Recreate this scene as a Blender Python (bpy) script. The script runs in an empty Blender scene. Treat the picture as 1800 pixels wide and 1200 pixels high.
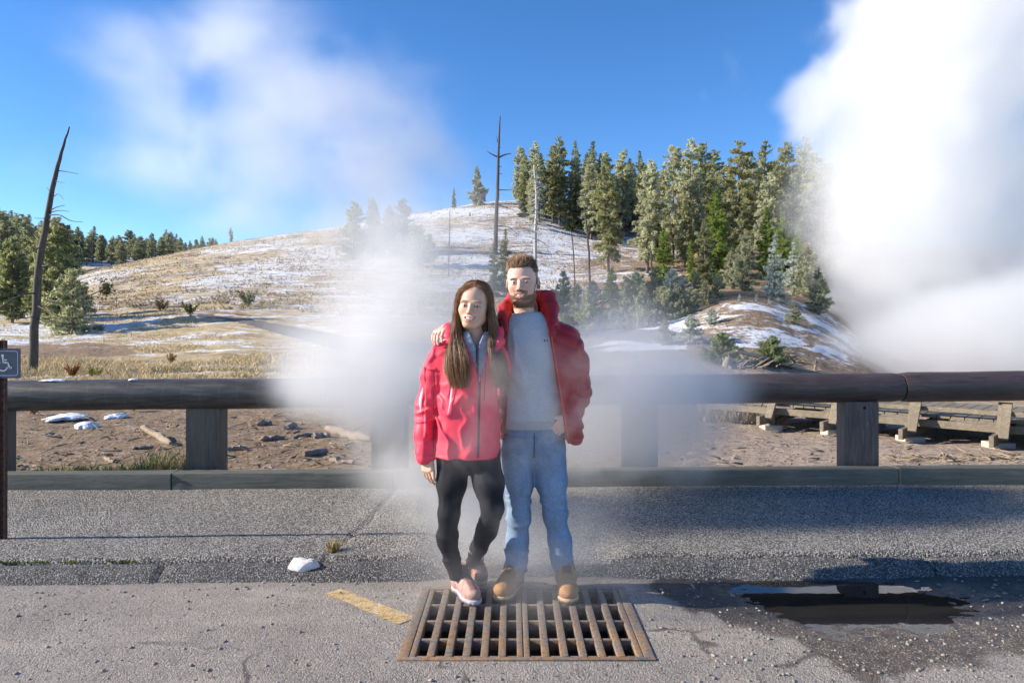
import bpy, bmesh, math, random
import numpy as np
from mathutils import Vector, Matrix

# ------------------------------------------------------------------ camera, sky, sun, exposure
S = bpy.context.scene
COL = S.collection
CAMZ, FPX, HORIZ = 1.42, 1250.0, 579.0
SUN_EL, SUN_ROT = math.radians(25), math.radians(-92.5)

cam_d = bpy.data.cameras.new('camera')
cam = bpy.data.objects.new('camera', cam_d); COL.objects.link(cam)
cam.location = (0, 0, CAMZ); cam.rotation_euler = (math.radians(90), 0, 0)
cam_d.sensor_width = 36; cam_d.lens = 25.0; cam_d.shift_y = -21 / 1800
cam_d.clip_start = 0.05; cam_d.clip_end = 5000
S.camera = cam

W = bpy.data.worlds.new('World'); S.world = W; W.use_nodes = True
wn = W.node_tree
bg = wn.nodes['Background']
sky = wn.nodes.new('ShaderNodeTexSky'); sky.sky_type = 'NISHITA'; sky.sun_disc = False
sky.sun_elevation = SUN_EL; sky.sun_rotation = SUN_ROT
sky.altitude = 2300; sky.air_density = 1.0; sky.dust_density = 0.15; sky.ozone_density = 3.0
hs = wn.nodes.new('ShaderNodeHueSaturation'); hs.inputs['Hue'].default_value = 0.505; hs.inputs['Saturation'].default_value = 1.22; wn.links.new(sky.outputs[0], hs.inputs['Color']); wn.links.new(hs.outputs[0], bg.inputs[0]); bg.inputs[1].default_value = 0.13

sun_d = bpy.data.lights.new('sun', 'SUN'); sun = bpy.data.objects.new('sun', sun_d); COL.objects.link(sun)
sun_d.energy = 5.0; sun_d.angle = math.radians(0.5); sun_d.color = (1.0, 0.90, 0.76)
to_sun = Vector((math.sin(SUN_ROT) * math.cos(SUN_EL), math.cos(SUN_ROT) * math.cos(SUN_EL), math.sin(SUN_EL)))
sun.rotation_euler = to_sun.to_track_quat('Z', 'Y').to_euler(); sun.location = (-20, 0, 30)

S.view_settings.view_transform = 'Standard'; S.view_settings.look = 'None'
S.view_settings.exposure = 0.85; S.view_settings.gamma = 1.0
S.render.engine = 'CYCLES'
cy = S.cycles
cy.volume_bounces = 8; cy.max_bounces = 10; cy.diffuse_bounces = 3; cy.glossy_bounces = 3
cy.transmission_bounces = 4; cy.transparent_max_bounces = 16
cy.volume_step_rate = 1.0; cy.volume_max_steps = 512
cy.use_denoising = True

# ------------------------------------------------------------------ helpers
def P(px, py, Y):
    """world point at distance Y that the photograph shows at pixel (px, py)"""
    return np.array(((px - 900) * Y / FPX, Y, CAMZ - (py - HORIZ) * Y / FPX))

def _h(i, j, k, seed):
    n = (i * 374761393 + j * 668265263 + k * 2147483647 + seed * 974711) & 0xffffffff
    n = ((n ^ (n >> 13)) * 1274126177) & 0xffffffff
    n = ((n ^ (n >> 16)) * 2246822519) & 0xffffffff
    return ((n ^ (n >> 15)) & 0xffff) / 65535.0

def vnoise(p, seed=0):
    p = np.asarray(p, dtype=np.float64); f = np.floor(p); t = p - f; f = f.astype(np.int64)
    t = t * t * (3 - 2 * t); x, y, z = f[..., 0], f[..., 1], f[..., 2]; r = 0
    for a in (0, 1):
        for b in (0, 1):
            for c in (0, 1):
                w = (t[..., 0] if a else 1 - t[..., 0]) * (t[..., 1] if b else 1 - t[..., 1]) * (t[..., 2] if c else 1 - t[..., 2])
                r = r + w * _h(x + a, y + b, z + c, seed)
    return r

def fbm(p, seed=0, octs=4):
    p = np.asarray(p, dtype=np.float64); r = 0; a = 0.5; tot = 0
    for o in range(octs):
        r = r + a * vnoise(p * (2.03 ** o), seed + o * 17); tot += a; a *= 0.5
    return r / tot

def sstep(a, b, x):
    t = np.clip((x - a) / (b - a), 0, 1); return t * t * (3 - 2 * t)

def mesh_obj(name, verts, faces, mat, parent=None, smooth=True, colors=None, attrs=None, origin=None):
    me = bpy.data.meshes.new(name)
    v = np.asarray(verts, dtype=np.float64)
    if origin is not None: v = v - np.asarray(origin)
    if isinstance(faces, np.ndarray):
        n, k = faces.shape
        me.vertices.add(len(v)); me.vertices.foreach_set('co', v.astype(np.float32).ravel())
        me.loops.add(n * k); me.loops.foreach_set('vertex_index', faces.astype(np.int32).ravel())
        me.polygons.add(n); me.polygons.foreach_set('loop_start', np.arange(0, n * k, k, dtype=np.int32))
        me.polygons.foreach_set('loop_total', np.full(n, k, dtype=np.int32))
        me.update(calc_edges=True)
    else:
        me.from_pydata([tuple(x) for x in v], [], [tuple(f) for f in faces])
    if smooth: me.polygons.foreach_set('use_smooth', np.ones(len(me.polygons), dtype=bool))
    if colors is not None:
        a = me.color_attributes.new('Col', 'FLOAT_COLOR', 'POINT')
        c = np.ones((len(v), 4), dtype=np.float32); c[:, :3] = colors
        a.data.foreach_set('color', c.ravel())
    for k_, val in (attrs or {}).items():
        a = me.attributes.new(k_, 'FLOAT', 'POINT'); a.data.foreach_set('value', np.asarray(val, dtype=np.float32))
    me.materials.append(mat); me.validate(); me.update()
    o = bpy.data.objects.new(name, me); COL.objects.link(o)
    if parent is not None: o.parent = parent
    elif origin is not None: o.location = tuple(origin)
    return o

def tag(o, label=None, cat=None, group=None, kind=None):
    if label: o['label'] = label
    if cat: o['category'] = cat
    if group: o['group'] = group
    if kind: o['kind'] = kind
    return o

def empty(name, loc, label=None, cat=None, group=None):
    o = bpy.data.objects.new(name, None); COL.objects.link(o); o.location = tuple(loc); o.empty_display_size = 0.2
    return tag(o, label, cat, group)

class MB:
    """collects boxes, tubes and polygons into one mesh"""
    def __init__(s): s.v = []; s.f = []
    def add(s, v, f):
        n = len(s.v); s.v += [tuple(map(float, x)) for x in v]; s.f += [tuple(i + n for i in q) for q in f]
    def box(s, lo, hi, M=None, bev=0.0):
        bm = bmesh.new(); bmesh.ops.create_cube(bm, size=1)
        lo, hi = np.array(lo, float), np.array(hi, float)
        for v in bm.verts: v.co = Vector((lo + hi) / 2 + np.array(v.co) * (hi - lo))
        if bev: bmesh.ops.bevel(bm, geom=bm.edges[:], offset=bev, segments=2, affect='EDGES', profile=0.6)
        if M is not None: bm.transform(M)
        bm.verts.index_update()
        s.add([v.co for v in bm.verts], [[v.index for v in f.verts] for f in bm.faces]); bm.free()
    def bar(s, a, b, w, h, bev=0.0, up=(0, 0, 1)):
        a, b = Vector(a), Vector(b); d = (b - a); L = d.length; d.normalize(); u = Vector(up)
        x = d.cross(u)
        if x.length < 1e-4: x = Vector((1, 0, 0))
        x.normalize(); z = x.cross(d)
        M = Matrix((x, d, z)).transposed().to_4x4(); M.translation = a
        s.box((-w / 2, 0, -h / 2), (w / 2, L, h / 2), M, bev)
    def tube(s, pts, rad, n=8, cap=True, wob=0.0, seed=0):
        pts = [Vector(p) for p in pts]; m = len(pts); rs = rad if hasattr(rad, '__len__') else [rad] * m
        V = []; rng = random.Random(seed); x = None
        for i, p in enumerate(pts):
            d = (pts[min(i + 1, m - 1)] - pts[max(i - 1, 0)]).normalized()
            if x is None:
                x = d.cross(Vector((0, 0, 1)));
                if x.length < 0.05: x = d.cross(Vector((0, 1, 0)))
            x = (x - d * x.dot(d)).normalized(); y = d.cross(x)
            for k in range(n):
                a = 2 * math.pi * k / n; r = rs[i] * (1 + wob * (rng.random() - .5))
                V.append(p + x * (math.cos(a) * r) + y * (math.sin(a) * r))
        F = [(i * n + k, i * n + (k + 1) % n, (i + 1) * n + (k + 1) % n, (i + 1) * n + k) for i in range(m - 1) for k in range(n)]
        if cap: F += [tuple(range(n - 1, -1, -1)), tuple((m - 1) * n + k for k in range(n))]
        s.add(V, F)
    def build(s, name, mat, parent=None, smooth=False, origin=None, **k):
        return mesh_obj(name, s.v, s.f, mat, parent, smooth, origin=origin, **k)

def auto_smooth(o, ang=40):
    o.data.polygons.foreach_set('use_smooth', np.ones(len(o.data.polygons), dtype=bool))
    bm = bmesh.new(); bm.from_mesh(o.data)
    for e in bm.edges:
        if len(e.link_faces) == 2 and e.calc_face_angle(0) > math.radians(ang): e.smooth = False
    bm.to_mesh(o.data); bm.free()

# ------------------------------------------------------------------ material helpers
Sock = bpy.types.NodeSocket
class T:
    def __init__(s, name):
        s.m = bpy.data.materials.new(name); s.m.use_nodes = True; s.t = s.m.node_tree
        s.b = s.t.nodes['Principled BSDF']; s.out = s.t.nodes['Material Output']
    def n(s, typ, inp=None, **props):
        nd = s.t.nodes.new(typ)
        for k, v in props.items(): setattr(nd, k, v)
        for k, v in (inp or {}).items(): s.put(nd.inputs[k], v)
        return nd
    def put(s, sock, v):
        if isinstance(v, Sock): s.t.links.new(v, sock)
        else:
            if sock.type == 'RGBA' and len(v) == 3: v = (*v, 1)
            sock.default_value = v
    def obj(s): return s.n('ShaderNodeTexCoord').outputs['Object']
    def pos(s): return s.n('ShaderNodeNewGeometry').outputs['Position']
    def scale(s, vec, sc): return s.n('ShaderNodeVectorMath', {0: vec, 1: sc}, operation='MULTIPLY').outputs[0]
    def noise(s, vec, scale, detail=4, rough=0.55, dist=0.0):
        return s.n('ShaderNodeTexNoise', {'Vector': vec, 'Scale': scale, 'Detail': detail, 'Roughness': rough, 'Distortion': dist}).outputs['Fac']
    def vor(s, vec, scale, out='Distance', feature='F1'):
        return s.n('ShaderNodeTexVoronoi', {'Vector': vec, 'Scale': scale}, feature=feature).outputs[out]
    def ramp(s, fac, stops, interp='LINEAR'):
        r = s.n('ShaderNodeValToRGB', {0: fac}); cr = r.color_ramp; cr.interpolation = interp
        while len(cr.elements) < len(stops): cr.elements.new(0.5)
        for e, (p, c) in zip(cr.elements, stops):
            e.position = p; e.color = (*c, 1) if hasattr(c, '__len__') else (c, c, c, 1)
        return r.outputs[0]
    def mix(s, fac, a, b, blend='MIX'):
        m = s.n('ShaderNodeMix', data_type='RGBA', blend_type=blend)
        s.put(m.inputs[0], fac); s.put(m.inputs[6], a); s.put(m.inputs[7], b); return m.outputs[2]
    def mth(s, op, a, b=0.0, c=0.0, clamp=False):
        m = s.n('ShaderNodeMath', operation=op, use_clamp=clamp); s.put(m.inputs[0], a); s.put(m.inputs[1], b); s.put(m.inputs[2], c); return m.outputs[0]
    def rng(s, v, a, b, c=0.0, d=1.0, smooth=True):
        m = s.n('ShaderNodeMapRange', interpolation_type='SMOOTHSTEP' if smooth else 'LINEAR')
        s.put(m.inputs[0], v); m.inputs[1].default_value = a; m.inputs[2].default_value = b; m.inputs[3].default_value = c; m.inputs[4].default_value = d
        return m.outputs[0]
    def attr(s, name, out='Fac'): return s.n('ShaderNodeAttribute', attribute_name=name).outputs[out]
    def bump(s, h, strength=0.5, dist=0.01):
        s.put(s.b.inputs['Normal'], s.n('ShaderNodeBump', {'Height': h, 'Strength': strength, 'Distance': dist}).outputs[0])
    def set(s, **k):
        for a, v in k.items(): s.put(s.b.inputs[a.replace('_', ' ')], v)
        return s

def simple(name, col, rough=0.7, var=0.25, scale=20, bump=0.0, bdist=0.003, stretch=(1, 1, 1)):
    t = T(name); v = t.scale(t.obj(), stretch); f = t.noise(v, scale, 5)
    lo = tuple(c * (1 - var) for c in col); hi = tuple(min(1, c * (1 + var)) for c in col)
    t.set(Base_Color=t.ramp(f, [(0.3, lo), (0.7, hi)]), Roughness=rough)
    if bump: t.bump(t.noise(v, scale * 2.5, 5), bump, bdist)
    return t.m

def vcol(name, rough=0.7, bscale=0, bump=0.0, bdist=0.002, var=0.12, vscale=60, sub=0.0, spec=0.5, sheen=0.0):
    t = T(name); c = t.attr('Col', 'Color')
    f = t.noise(t.obj(), vscale, 4)
    g = t.rng(f, 0.25, 0.75, 1 - var, 1 + var)
    col = t.n('ShaderNodeVectorMath', {0: c, 3: g}, operation='SCALE').outputs[0]
    t.set(Base_Color=col, Roughness=rough); t.b.inputs['Specular IOR Level'].default_value = spec
    if sub:
        t.b.inputs['Subsurface Weight'].default_value = sub; t.b.inputs['Subsurface Scale'].default_value = 0.008
        t.b.inputs['Subsurface Radius'].default_value = (1.0, 0.4, 0.25)
    if sheen: t.b.inputs['Sheen Weight'].default_value = sheen
    if bump: t.bump(t.noise(t.obj(), bscale, 4), bump, bdist)
    return t.m
# ------------------------------------------------------------------ implicit surfaces for bodies and clothes
def axis(*segs):
    """segs: (from, to, step) chained into one increasing axis"""
    out = []
    for a, b, h in segs:
        n = max(1, int(round((b - a) / h))); out += list(np.linspace(a, b, n, endpoint=False))
    out.append(segs[-1][1]); return np.array(out)

def smin(a, b, k):
    h = np.maximum(k - np.abs(a - b), 0) / k; return np.minimum(a, b) - h * h * k * 0.25
def smax(a, b, k): return -smin(-a, -b, k)

class Field:
    def __init__(s, ax):
        s.ax = [np.asarray(a) for a in ax]; s.v = np.full([len(a) for a in s.ax], 0.5, dtype=np.float32)
    def region(s, lo, hi):
        sl = tuple(slice(max(0, np.searchsorted(a, l) - 1), min(len(a), np.searchsorted(a, h) + 1)) for a, l, h in zip(s.ax, lo, hi))
        X, Y, Z = np.meshgrid(*[a[q] for a, q in zip(s.ax, sl)], indexing='ij', sparse=True); return sl, X, Y, Z
    def _put(s, sl, d, k, op):
        if op == 'add': s.v[sl] = smin(s.v[sl], d, k)
        elif op == 'cut': s.v[sl] = smax(s.v[sl], -d, k)
        elif op == 'and': s.v[sl] = smax(s.v[sl], d, k)
    def cone(s, a, b, r1, r2, k=0.01, op='add'):
        a, b = np.array(a, float), np.array(b, float); m = max(r1, r2) + k + 0.012
        sl, X, Y, Z = s.region(np.minimum(a, b) - m, np.maximum(a, b) + m)
        ba = b - a; L2 = max(ba @ ba, 1e-9)
        t = np.clip(((X - a[0]) * ba[0] + (Y - a[1]) * ba[1] + (Z - a[2]) * ba[2]) / L2, 0, 1)
        d = np.sqrt((X - a[0] - t * ba[0]) ** 2 + (Y - a[1] - t * ba[1]) ** 2 + (Z - a[2] - t * ba[2]) ** 2) - (r1 + t * (r2 - r1))
        s._put(sl, d, k, op)
    def chain(s, pts, rs, k=0.02, op='add'):
        for i in range(len(pts) - 1): s.cone(pts[i], pts[i + 1], rs[i], rs[i + 1], k, op)
    def ell(s, c, r, R=None, k=0.01, op='add'):
        c, r = np.array(c, float), np.array(r, float); m = r.max() + k + 0.012
        sl, X, Y, Z = s.region(c - m, c + m); q = (X - c[0], Y - c[1], Z - c[2])
        if R is not None: q = tuple(R[0][i] * q[0] + R[1][i] * q[1] + R[2][i] * q[2] for i in range(3))
        k0 = np.sqrt((q[0] / r[0]) ** 2 + (q[1] / r[1]) ** 2 + (q[2] / r[2]) ** 2)
        k1 = np.sqrt((q[0] / r[0] ** 2) ** 2 + (q[1] / r[1] ** 2) ** 2 + (q[2] / r[2] ** 2) ** 2)
        s._put(sl, k0 * (k0 - 1) / np.maximum(k1, 1e-6), k, op)
    def loft(s, zs, cx, cy, rx, ry, k=0.02, op='add', p=2.3, endk=0.012):
        o = np.argsort(zs); zs, cx, cy, rx, ry = [np.array(q, float)[o] for q in (zs, cx, cy, rx, ry)]
        m = max(rx.max(), ry.max()) + 0.05
        sl, X, Y, Z = s.region((cx.min() - m, cy.min() - m, zs[0] - 0.05), (cx.max() + m, cy.max() + m, zs[-1] + 0.05))
        z = Z.ravel(); f = lambda a: np.interp(z, zs, a).reshape(Z.shape)
        # smooth the profile a little
        def g(a):
            b = f(a).ravel(); n = 9; bp = np.pad(b, n // 2, mode='edge'); return np.convolve(bp, np.ones(n) / n, 'valid').reshape(Z.shape)
        RX, RY = g(rx), g(ry)
        q = (np.abs((X - g(cx)) / RX) ** p + np.abs((Y - g(cy)) / RY) ** p) ** (1 / p)
        d = (q - 1) * np.minimum(RX, RY)
        d = smax(smax(d, Z - zs[-1], endk), zs[0] - Z, endk)
        s._put(sl, d, k, op)
    def warp(s, fn, lo, hi, band=0.03):
        """adds fn(points) to the field near the surface inside a box"""
        sl, X, Y, Z = s.region(lo, hi); sub = s.v[sl]; msk = np.abs(sub) < band
        X, Y, Z = np.broadcast_arrays(X, Y, Z)
        p = np.stack((X[msk], Y[msk], Z[msk]), -1); sub[msk] += fn(p).astype(np.float32); s.v[sl] = sub
    def near(s, p):
        ii = [np.clip(np.searchsorted(a, p[:, i]), 0, len(a) - 1) for i, a in enumerate(s.ax)]; return s.v[ii[0], ii[1], ii[2]]
    def mesh(s):
        V = s.v; ax = s.ax; I = V < 0
        def c(o, A): return A[o[0]:A.shape[0] - 1 + o[0], o[1]:A.shape[1] - 1 + o[1], o[2]:A.shape[2] - 1 + o[2]]
        cs = [(a, b, d) for a in (0, 1) for b in (0, 1) for d in (0, 1)]
        al = c(cs[0], I).copy(); an = al.copy()
        for o in cs[1:]: q = c(o, I); al &= q; an |= q
        act = an & ~al; idx = np.argwhere(act); cid = np.full(act.shape, -1, np.int64); cid[act] = np.arange(len(idx))
        pos = np.zeros((len(idx), 3)); cnt = np.zeros(len(idx))
        for o in cs:
            for d in range(3):
                if o[d]: continue
                e = list(o); e[d] = 1
                i0 = idx + o; i1 = idx + e
                v0 = V[i0[:, 0], i0[:, 1], i0[:, 2]].astype(float); v1 = V[i1[:, 0], i1[:, 1], i1[:, 2]].astype(float)
                m = (v0 < 0) != (v1 < 0); t = np.where(m, v0 / np.where(m, v0 - v1, 1), 0)
                p0 = np.stack([ax[j][i0[:, j]] for j in range(3)], -1); p1 = np.stack([ax[j][i1[:, j]] for j in range(3)], -1)
                pos += np.where(m[:, None], p0 + t[:, None] * (p1 - p0), 0); cnt += m
        pos /= cnt[:, None]
        F = []
        for d in range(3):
            u, w = [(1, 2), (2, 0), (0, 1)][d]
            sa = [slice(None)] * 3; sb = [slice(None)] * 3
            sa[d] = slice(0, -1); sb[d] = slice(1, None)
            A = I[tuple(sa)]; B = I[tuple(sb)]
            e = np.argwhere(A != B); e = e[(e[:, u] > 0) & (e[:, w] > 0) & (e[:, u] < I.shape[u] - 1) & (e[:, w] < I.shape[w] - 1)]
            fl = A[e[:, 0], e[:, 1], e[:, 2]]
            q = []
            for du, dw in ((1, 1), (0, 1), (0, 0), (1, 0)):
                g = e.copy(); g[:, u] -= du; g[:, w] -= dw; q.append(cid[g[:, 0], g[:, 1], g[:, 2]])
            q = np.stack(q, -1); q[~fl] = q[~fl][:, ::-1]; F.append(q)
        F = np.concatenate(F); F = F[(F >= 0).all(1)]
        return pos, F

def vnormals(v, f):
    n = np.cross(v[f[:, 2]] - v[f[:, 0]], v[f[:, 3]] - v[f[:, 1]]); r = np.zeros_like(v)
    for i in range(4): np.add.at(r, f[:, i], n)
    return r / np.maximum(np.linalg.norm(r, axis=1, keepdims=True), 1e-9)

def ribbon_strands(paths, r0, r1, cols, sides=3):
    """paths (n, m, 3) -> thin tapered tubes; cols (n, 3)"""
    n, m, _ = paths.shape
    d = np.gradient(paths, axis=1); d /= np.maximum(np.linalg.norm(d, axis=2, keepdims=True), 1e-9)
    ref = np.zeros_like(d); ref[..., 1] = 1.0; ref[..., 0] = 0.13
    x = np.cross(d, ref); x /= np.maximum(np.linalg.norm(x, axis=2, keepdims=True), 1e-9); y = np.cross(d, x)
    t = np.linspace(0, 1, m); rad = (r0 + (r1 - r0) * t)[None, :, None]
    V = np.stack([paths + (x * math.cos(2 * math.pi * k / sides) + y * math.sin(2 * math.pi * k / sides)) * rad for k in range(sides)], 2)
    base = (np.arange(n) * m * sides)[:, None, None] + (np.arange(m - 1) * sides)[None, :, None]
    k = np.arange(sides)[None, None, :]; k2 = (np.arange(sides) + 1) % sides; k2 = k2[None, None, :]
    F = np.stack((base + k, base + k2, base + k2 + sides, base + k + sides), -1).reshape(-1, 4)
    C = np.repeat(cols, m * sides, axis=0)
    return V.reshape(-1, 3), F, C

def bez(ctrl, m):
    """Catmull-Rom through control points -> m samples"""
    c = np.asarray(ctrl, float); c = np.concatenate((2 * c[:1] - c[1:2], c, 2 * c[-1:] - c[-2:-1])); n = len(c) - 3
    t = np.linspace(0, n - 1e-6, m); i = t.astype(int); u = (t - i)[:, None]
    p0, p1, p2, p3 = c[i], c[i + 1], c[i + 2], c[i + 3]
    return 0.5 * (2 * p1 + (p2 - p0) * u + (2 * p0 - 5 * p1 + 4 * p2 - p3) * u ** 2 + (3 * p1 - p0 - 3 * p2 + p3) * u ** 3)
# ------------------------------------------------------------------ terrain
YK = np.array([5.5, 8, 10, 13, 17, 22, 30, 40, 55, 75, 100, 130, 180, 300, 700])
PXK = np.array([-900, 0, 200, 400, 600, 750, 900, 1050, 1200, 1300, 1420, 1600, 1900, 2700])
PYK = np.array([
    [858, 785, 742, 705, 675, 652, 612, 575, 550, 530, 505, 475, 440, 460, 520],
    [858, 785, 742, 705, 675, 652, 612, 572, 545, 523, 498, 472, 446, 462, 520],
    [858, 785, 742, 705, 675, 652, 612, 566, 520, 484, 467, 470, 455, 465, 520],
    [857, 785, 742, 705, 672, 646, 605, 556, 505, 460, 427, 440, 447, 462, 520],
    [856, 785, 742, 705, 675, 648, 610, 560, 505, 450, 399, 410, 430, 462, 520],
    [854, 785, 742, 705, 675, 650, 612, 567, 512, 440, 373, 385, 420, 460, 520],
    [852, 785, 742, 707, 676, 650, 616, 575, 515, 440, 356, 362, 400, 450, 520],
    [850, 785, 744, 706, 672, 636, 590, 555, 512, 450, 385, 365, 400, 450, 520],
    [849, 788, 748, 714, 678, 632, 560, 520, 490, 455, 405, 380, 400, 450, 520],
    [848, 792, 756, 722, 684, 636, 530, 508, 482, 450, 418, 395, 410, 450, 520],
    [847, 794, 760, 728, 698, 655, 560, 525, 498, 465, 430, 410, 415, 450, 520],
    [846, 794, 760, 730, 704, 682, 655, 625, 560, 500, 460, 440, 430, 450, 520],
    [844, 794, 760, 730, 704, 682, 658, 632, 575, 520, 480, 455, 440, 450, 520],
    [844, 794, 760, 730, 704, 682, 658, 632, 590, 540, 500, 475, 450, 460, 520]], float)
LY = np.log(YK)
_yy = np.linspace(LY[0], LY[-1], 400)
def _pchip(x, y, q):
    h = np.diff(x); d = np.diff(y) / h; m = np.zeros_like(y); m[0], m[-1] = d[0], d[-1]
    for i in range(1, len(x) - 1):
        if d[i - 1] * d[i] > 0: m[i] = 2 * d[i - 1] * d[i] / (d[i - 1] + d[i])
    i = np.clip(np.searchsorted(x, q) - 1, 0, len(x) - 2); t = (q - x[i]) / h[i]
    return (2*t**3-3*t**2+1)*y[i] + (t**3-2*t**2+t)*h[i]*m[i] + (-2*t**3+3*t**2)*y[i+1] + (t**3-t**2)*h[i]*m[i+1]
_prof = np.stack([_pchip(LY, CAMZ - (r - HORIZ) * YK / FPX, _yy) for r in PYK])
_pxq = np.linspace(PXK[0], PXK[-1], 361)
_tab = np.stack([_pchip(PXK.astype(float), _prof[:, j], _pxq) for j in range(400)], 1)
for _ in range(3):
    _tab[1:-1] = (_tab[:-2] + 2 * _tab[1:-1] + _tab[2:]) / 4
def height(X, Y):
    X = np.asarray(X, float); Y = np.asarray(Y, float)
    a = np.clip((np.clip(X / Y, -1.4, 1.4) * FPX + 900 - _pxq[0]) / (_pxq[1] - _pxq[0]), 0, 359.999)
    b = np.clip((np.log(np.maximum(Y, 5.5)) - _yy[0]) / (_yy[1] - _yy[0]), 0, 398.999)
    i = a.astype(int); j = b.astype(int); u = a - i; v = b - j
    z = _tab[i, j]*(1-u)*(1-v) + _tab[i+1, j]*u*(1-v) + _tab[i, j+1]*(1-u)*v + _tab[i+1, j+1]*u*v
    p = np.stack((X, Y, 0 * X), -1); far = sstep(6.6, 14, Y)
    z = z + far * (0.35 * (fbm(p * 0.22, 5, 3) - .5) * sstep(10, 40, Y) + 0.16 * (fbm(p * 1.1, 9, 3) - .5)) + (0.03 + .03 * far) * (fbm(p * 4.5, 3, 3) - .5)
    return z
def Hz(x, y): return float(height(np.array([x]), np.array([y]))[0])

def build_terrain():
    us = np.linspace(-1.45, 1.45, 520); ys = np.concatenate((np.linspace(5.55, 9, 100, endpoint=False), np.exp(np.linspace(math.log(9), math.log(700), 330))))
    U, Yv = np.meshgrid(us, ys, indexing='ij'); X = U * Yv; Z = height(X, Yv) - .12 * (1 - sstep(5.70, 5.77, Yv - .0265 * X))
    px = U * FPX + 900; py = HORIZ - (Z - CAMZ) * FPX / Yv
    p = np.stack((X, Yv, 0 * X), -1)
    n1 = fbm(p * np.array((.09, .16, 1)), 21, 4); n2 = fbm(p * np.array((.5, .9, 1)), 31, 4)
    # dirt: bare strip behind the timber, a dark scrape at the left, trails, the hot-spring flats at right
    dirt = 1 - sstep(11, 13.5, Yv + 3 * (n2 - .5)) * (1 - sstep(700, 1000, px))
    dirt = np.maximum(dirt, sstep(0, .5, 1 - ((px - 90) / 190) ** 2 - ((Yv - 29) / 3.5) ** 2 + .8 * (n2 - .5)))
    dirt = np.maximum(dirt, sstep(820, 1010, px + 150 * (n2 - .5)) * (1 - sstep(22, 26, Yv + 3 * (n2 - .5))))
    dirt = np.maximum(dirt, sstep(.44, .66, n2) * .78 * (Yv > 40))
    # the grey trail that climbs from the rail to the left
    tc = np.interp(px, [340, 420, 640, 760, 1010, 1250], [552, 562, 612, 618, 580, 600]); tw = np.interp(px, [340, 420, 640, 900], [1.5, 5, 17, 12])
    trail = (1 - sstep(.75, 1.1, np.abs(py - tc) / tw)) * (px > 335) * (px < 1250) * (Yv > 14) * (Yv < 75)
    snow = 0.37 * sstep(45, 62, Yv) + .10 * sstep(560, 720, px) * sstep(60, 80, Yv) + .06 * (n1 - .5)
    snow += sstep(.42, .6, n1) * 0.28
    snow = snow + .22 * sstep(860, 1000, px) * sstep(26, 40, Yv) * (1 - sstep(1120, 1240, px))
    crest = sstep(60, 130, px) * (1 - sstep(330, 520, px)) * sstep(82, 95, Yv) * (1 - sstep(112, 130, Yv)); snow -= .35 * crest
    flat = (1 - sstep(46, 60, Yv)) * sstep(22, 30, Yv) * (1 - sstep(600, 900, px)); snow += .30 * flat * sstep(.46, .60, n2)
    snow += .5 * np.exp(-((px - 90) / 150) ** 2 - ((Yv - 36) / 4.5) ** 2)
    snow += .12 * sstep(14, 17, Yv) * (1 - sstep(22, 30, Yv)) * (1 - sstep(600, 900, px))
    bank = sstep(1000, 1120, px) * (1 - sstep(1480, 1560, px)) * sstep(22.6, 24.5, Yv) * (1 - sstep(29.5, 33, Yv)); snow = np.maximum(snow, (.60 + .36 * sstep(.38, .58, n2)) * bank)
    snow += .5 * sstep(1330, 1400, px) * (1 - sstep(1480, 1560, px)) * sstep(29, 31, Yv) * (1 - sstep(36, 42, Yv))
    snow += .42 * sstep(940, 1000, px) * (1 - sstep(1180, 1250, px)) * sstep(22, 25, Yv) * (1 - sstep(32, 36, Yv))
    orange = sstep(960, 1080, px) * sstep(32, 50, Yv) * (1 - sstep(1480, 1560, px)); snow = snow - .14 * orange - .34 * orange * sstep(.42, .58, n2) - .22 * sstep(1240, 1300, px) * sstep(31, 36, Yv)
    snow = snow * (1 - trail) * sstep(12.5, 15, Yv); snow[(px > 980) & (Yv < 21.5)] *= .2
    snow -= .5 * np.clip(dirt - .5, 0, .5) * (Yv < 34)
    pale = sstep(950, 1150, px) * (1 - sstep(20, 24, Yv))
    n, m = U.shape; q = np.arange(n * m).reshape(n, m)
    F = np.stack((q[:-1, :-1], q[1:, :-1], q[1:, 1:], q[:-1, 1:]), -1).reshape(-1, 4)
    t = T('hillside_ground'); v = t.pos()
    fine = t.noise(v, 5.0, 6, .65); mid = t.noise(t.scale(v, (.6, 1.3, 1.3)), 1.3, 6, .62); streak = t.noise(t.scale(v, (.30, 1.0, 2.4)), 1.9, 7, .68, .6)
    tiny = t.noise(v, 28, 5, .7); peb = t.vor(v, 26, 'Color'); pebg = t.n('ShaderNodeSeparateColor', {0: peb}).outputs[0]
    grass = t.ramp(mid, [(.25, (.22, .175, .10)), (.45, (.43, .33, .185)), (.62, (.55, .44, .27)), (.8, (.32, .27, .17))])
    rust = t.ramp(mid, [(.3, (.30, .17, .06)), (.55, (.50, .31, .12)), (.75, (.40, .30, .15))])
    grass = t.mix(t.attr('rust'), grass, rust)
    grass = t.mix(t.rng(tiny, .5, .72, 0, .55), grass, (.17, .13, .07), 'MIX')
    brown = t.ramp(fine, [(.25, (.155, .10, .055)), (.5, (.265, .182, .108)), (.75, (.36, .265, .175))])
    palec = t.ramp(fine, [(.25, (.27, .20, .145)), (.5, (.39, .30, .225)), (.75, (.50, .41, .325))])
    dirtc = t.mix(t.attr('pale'), brown, palec)
    dirtc = t.mix(t.rng(pebg, .80, .95, 0, .75), dirtc, (.42, .36, .30)); dirtc = t.mix(t.rng(pebg, .12, .02, 0, .7), dirtc, (.06, .042, .03))
    c = t.mix(t.rng(t.mth('ADD', t.attr('dirt'), t.mth('MULTIPLY_ADD', fine, .9, -.45)), .40, .60), grass, dirtc)
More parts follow.
